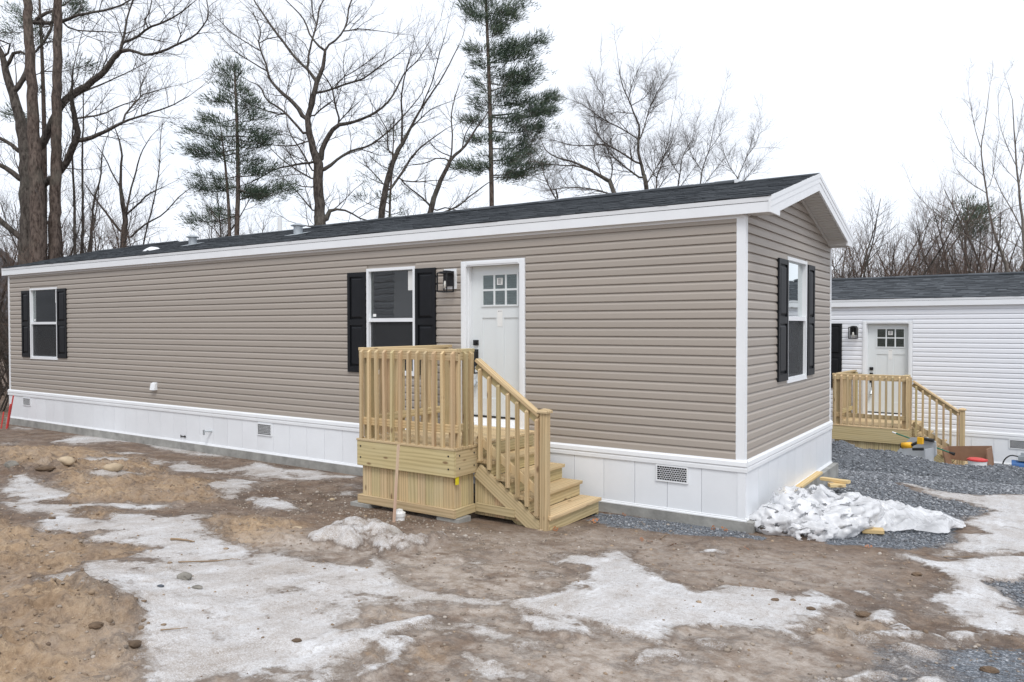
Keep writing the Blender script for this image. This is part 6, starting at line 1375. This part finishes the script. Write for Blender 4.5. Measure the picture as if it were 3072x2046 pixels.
gh = mesh_np('gravel_heap', np.stack([XX.ravel(), YY.ravel(), (gzz+HH).ravel()], 1), np.stack([ii, ii+1, ii+151, ii+150], 1), heap_mat(), smooth=True); tag(gh, 'low heap of blue-grey gravel before the white home', 'gravel heap', kind='stuff')
def heap_z(x, y):
    i = np.argmin((XX-x)**2+(YY-y)**2); return float(max((gzz+HH).ravel()[i], gzz.ravel()[i]))
def on_heap(px, py):
    """where the sight line meets heap or ground"""
    d = ray(px, py); t = 9.0
    while t < 22:
        p = CAM+d*t
        h = heap_z(p[0], p[1]) if abs(p[0]-hx) < 3 and abs(p[1]-hy) < 2 else ground_z(p[0], p[1])
        if p[2] < h: return Vector((p[0], p[1], h))
        t += .02
    return Vector(p)
gpx = np.random.default_rng(9); n = 5000; k = gpx.integers(0, XX.size, n); ps = np.stack([XX.ravel()[k]+gpx.normal(0, .02, n), YY.ravel()[k]+gpx.normal(0, .01, n), (gzz+HH).ravel()[k]+.004], 1)
ps = ps[(HH.ravel()[k] > .01)]; scatter('heap_gravel', ps, gpx.uniform(.010, .024, len(ps)), GRV, 'loose stones on the gravel heap before the white home', 'gravel', seed=8)
# tools by the white home's stair
def place(px, py, depth_y):
    d = ray(px, py); t = (depth_y-CAM[1])/d[1]; return Vector(CAM+d*t)
YB_ = 8.05
p = place(2745, 1372, YB_); zb = max(heap_z(p.x, p.y), ground_z(p.x, p.y)); lift = p.z
tr = empty('tool_tray', (p.x, p.y, p.z)); tr.rotation_euler = (0, 0, -.35); tag(tr, 'grey plastic tool tray with dark rim tipped on the gravel heap', 'tray')
def tray():
    m = MB(); m.prism([(-.42, 0), (.30, 0), (.38, .10), (.36, .34), (.20, .40), (-.10, .36), (-.34, .08)], 'y', .02, .05); b_ = m.build('back_panel', GREYPL, tr)
    m = MB(); m.prism([(-.45, -.03), (.30, -.05), (.33, .012), (-.40, .02)], 'y', -.30, .02); m.build('floor_panel', GREYPL, tr)
    MB().box(-.46, .31, -.33, -.301, -.07, -.02).build('dark_rim', RUBB, tr); MB().tube((.10, .0, .37), (.34, .0, .36), .03, .03, 10).build('handle_roll', RUBB, tr)
    boxo('side_panel', .31, .335, -.30, .019, -.05, .22, GREYPL, tr)
tray()
MB().box(p.x-.5, p.x+.45, p.y-.35, p.y+.2, zb-.2, zb-.15)
q = place(2735, 1340, YB_-.20); tl = empty('cordless_tool', tuple(q)); tl.rotation_euler = (0, .0, -.3); tag(tl, 'yellow and black cordless power tool lying in the grey tray', 'power tool')
MB().tube((-.17, 0, .0), (.0, 0, .03), .062, .055, 14).build('motor_housing', YEL, tl, True); MB().tube((-.20, 0, -.01), (-.16, 0, .0), .045, .062, 14).build('nose', BMET, tl, True)
lumber('grip', (.0, 0, .03), (.15, 0, .115), .05, .055, (0, 1, 0), RUBB, tl, .015); MB().box(.11, .20, -.035, .035, .07, .19).build('battery', YEL, tl); lumber('trigger_guard', (.02, 0, -.045), (.21, 0, -.02), .05, .05, (0, 1, 0), RUBB, tl, .012)
a, b = place(2677, 1296, 8.55), place(2848, 1357, 8.25)
bm_ = empty('broom', tuple(b)); tag(bm_, 'green-handled broom leaning from the deck down to the gravel', 'broom'); rel = a-b
MB().tube((0, 0, 0), tuple(rel*.93), .013, .013, 12).build('handle', GREENP, bm_); MB().tube(tuple(rel*.931), tuple(rel), .016, .014, 12).build('grip_end', PVC, bm_); MB().tube(tuple(rel*-.085), tuple(rel*-.001), .032, .018, 12).build('black_ferrule', RUBB, bm_)
p = place(2905, 1388, 8.45); cb = empty('cardboard_box', tuple(p)); cb.rotation_euler = (0, 0, -.2); tag(cb, 'tipped brown cardboard box by the white skirting', 'box')
MB().prism([(-.36, .0), (.37, -.02), (.33, .33), (-.42, .24)], 'y', .20, .215).build('back_flap', CARD, cb)
MB().prism([(-.36, -.08), (-.33, -.08), (-.40, .235), (-.42, .235)], 'y', -.12, .199).build('side_flap', CARD, cb); MB().box(-.33, .36, -.12, .198, -.10, -.085).build('base', CARD, cb)
MB().prism([(.34, -.08), (.362, -.08), (.33, .30), (.31, .30)], 'y', -.12, .199).build('side_flap', CARD, cb)
p = place(2932, 1398, 7.95); bk = empty('bucket', (p.x, p.y, p.z-.06)); tag(bk, 'white plastic bucket with red lid half hidden by gravel', 'bucket')
MB().tube((0, 0, -.12), (0, 0, .16), .135, .155, 28).build('pail', PVC, bk, False); MB().tube((0, 0, .1602), (0, 0, .185), .165, .165, 28).tube((-.015, 0, .1855), (-.015, 0, .20), .14, .12, 28).build('lid', REDPL, bk)
p = place(3058, 1408, 8.6); ac = empty('air_compressor', (p.x, p.y, p.z)); tag(ac, 'small blue air compressor with grey motor by the white skirting', 'compressor')
MB().tube((-.12, 0, .05), (.40, 0, .05), .115, .115, 20).build('tank', BLUEP, ac); MB().box(-.02, .30, -.10, .10, .1655, .25).build('motor_cover', METAL, ac); MB().box(.02, .14, -.06, .06, .2505, .31).build('pressure_switch', METAL, ac)
t = Tubes(); t.add(resample([(-.02, -.05, .24), (-.14, -.08, .25), (-.24, -.08, .14), (-.26, -.06, -.05)], [.012]*4, .04)[0], [.012]*len(resample([(-.02, -.05, .24), (-.14, -.08, .25), (-.24, -.08, .14), (-.26, -.06, -.05)], [.012]*4, .04)[0]), 8); t.build('hose', RUBB, ac, (0, 0, 0))
for xx in (-.04, .30): boxo('foot', xx-.03, xx+.03, -.10, .10, -.11, -.062, RUBB, ac)
# snow remnant on the roof
yy = .95; u = np.linspace(-1, 1, 14); U, V = np.meshgrid(u, u); r_ = np.sqrt(U*U+V*V); zz = np.clip(1-r_*(1+.25*np.sin(3*np.arctan2(V, U)+1)), 0, 1)**.6*.07
xs = -12.35+U*.16; ys = yy-.25+V*.12; zs = EAVE_Z+SLOPE*(ys-EAVE_Y)+.012+zz; ii = (np.arange(13)[:, None]*14+np.arange(13)[None]).ravel()
o = mesh_np('snow_patch', np.stack([(xs+12.35).ravel(), (ys-.7).ravel(), (zs-3.75).ravel()], 1), np.stack([ii, ii+1, ii+15, ii+14], 1), SNOWM, smooth=True); o.location = (-12.35, .7, 3.75); tag(o, 'small remnant of snow on the dark shingles beside a roof vent', 'snow')
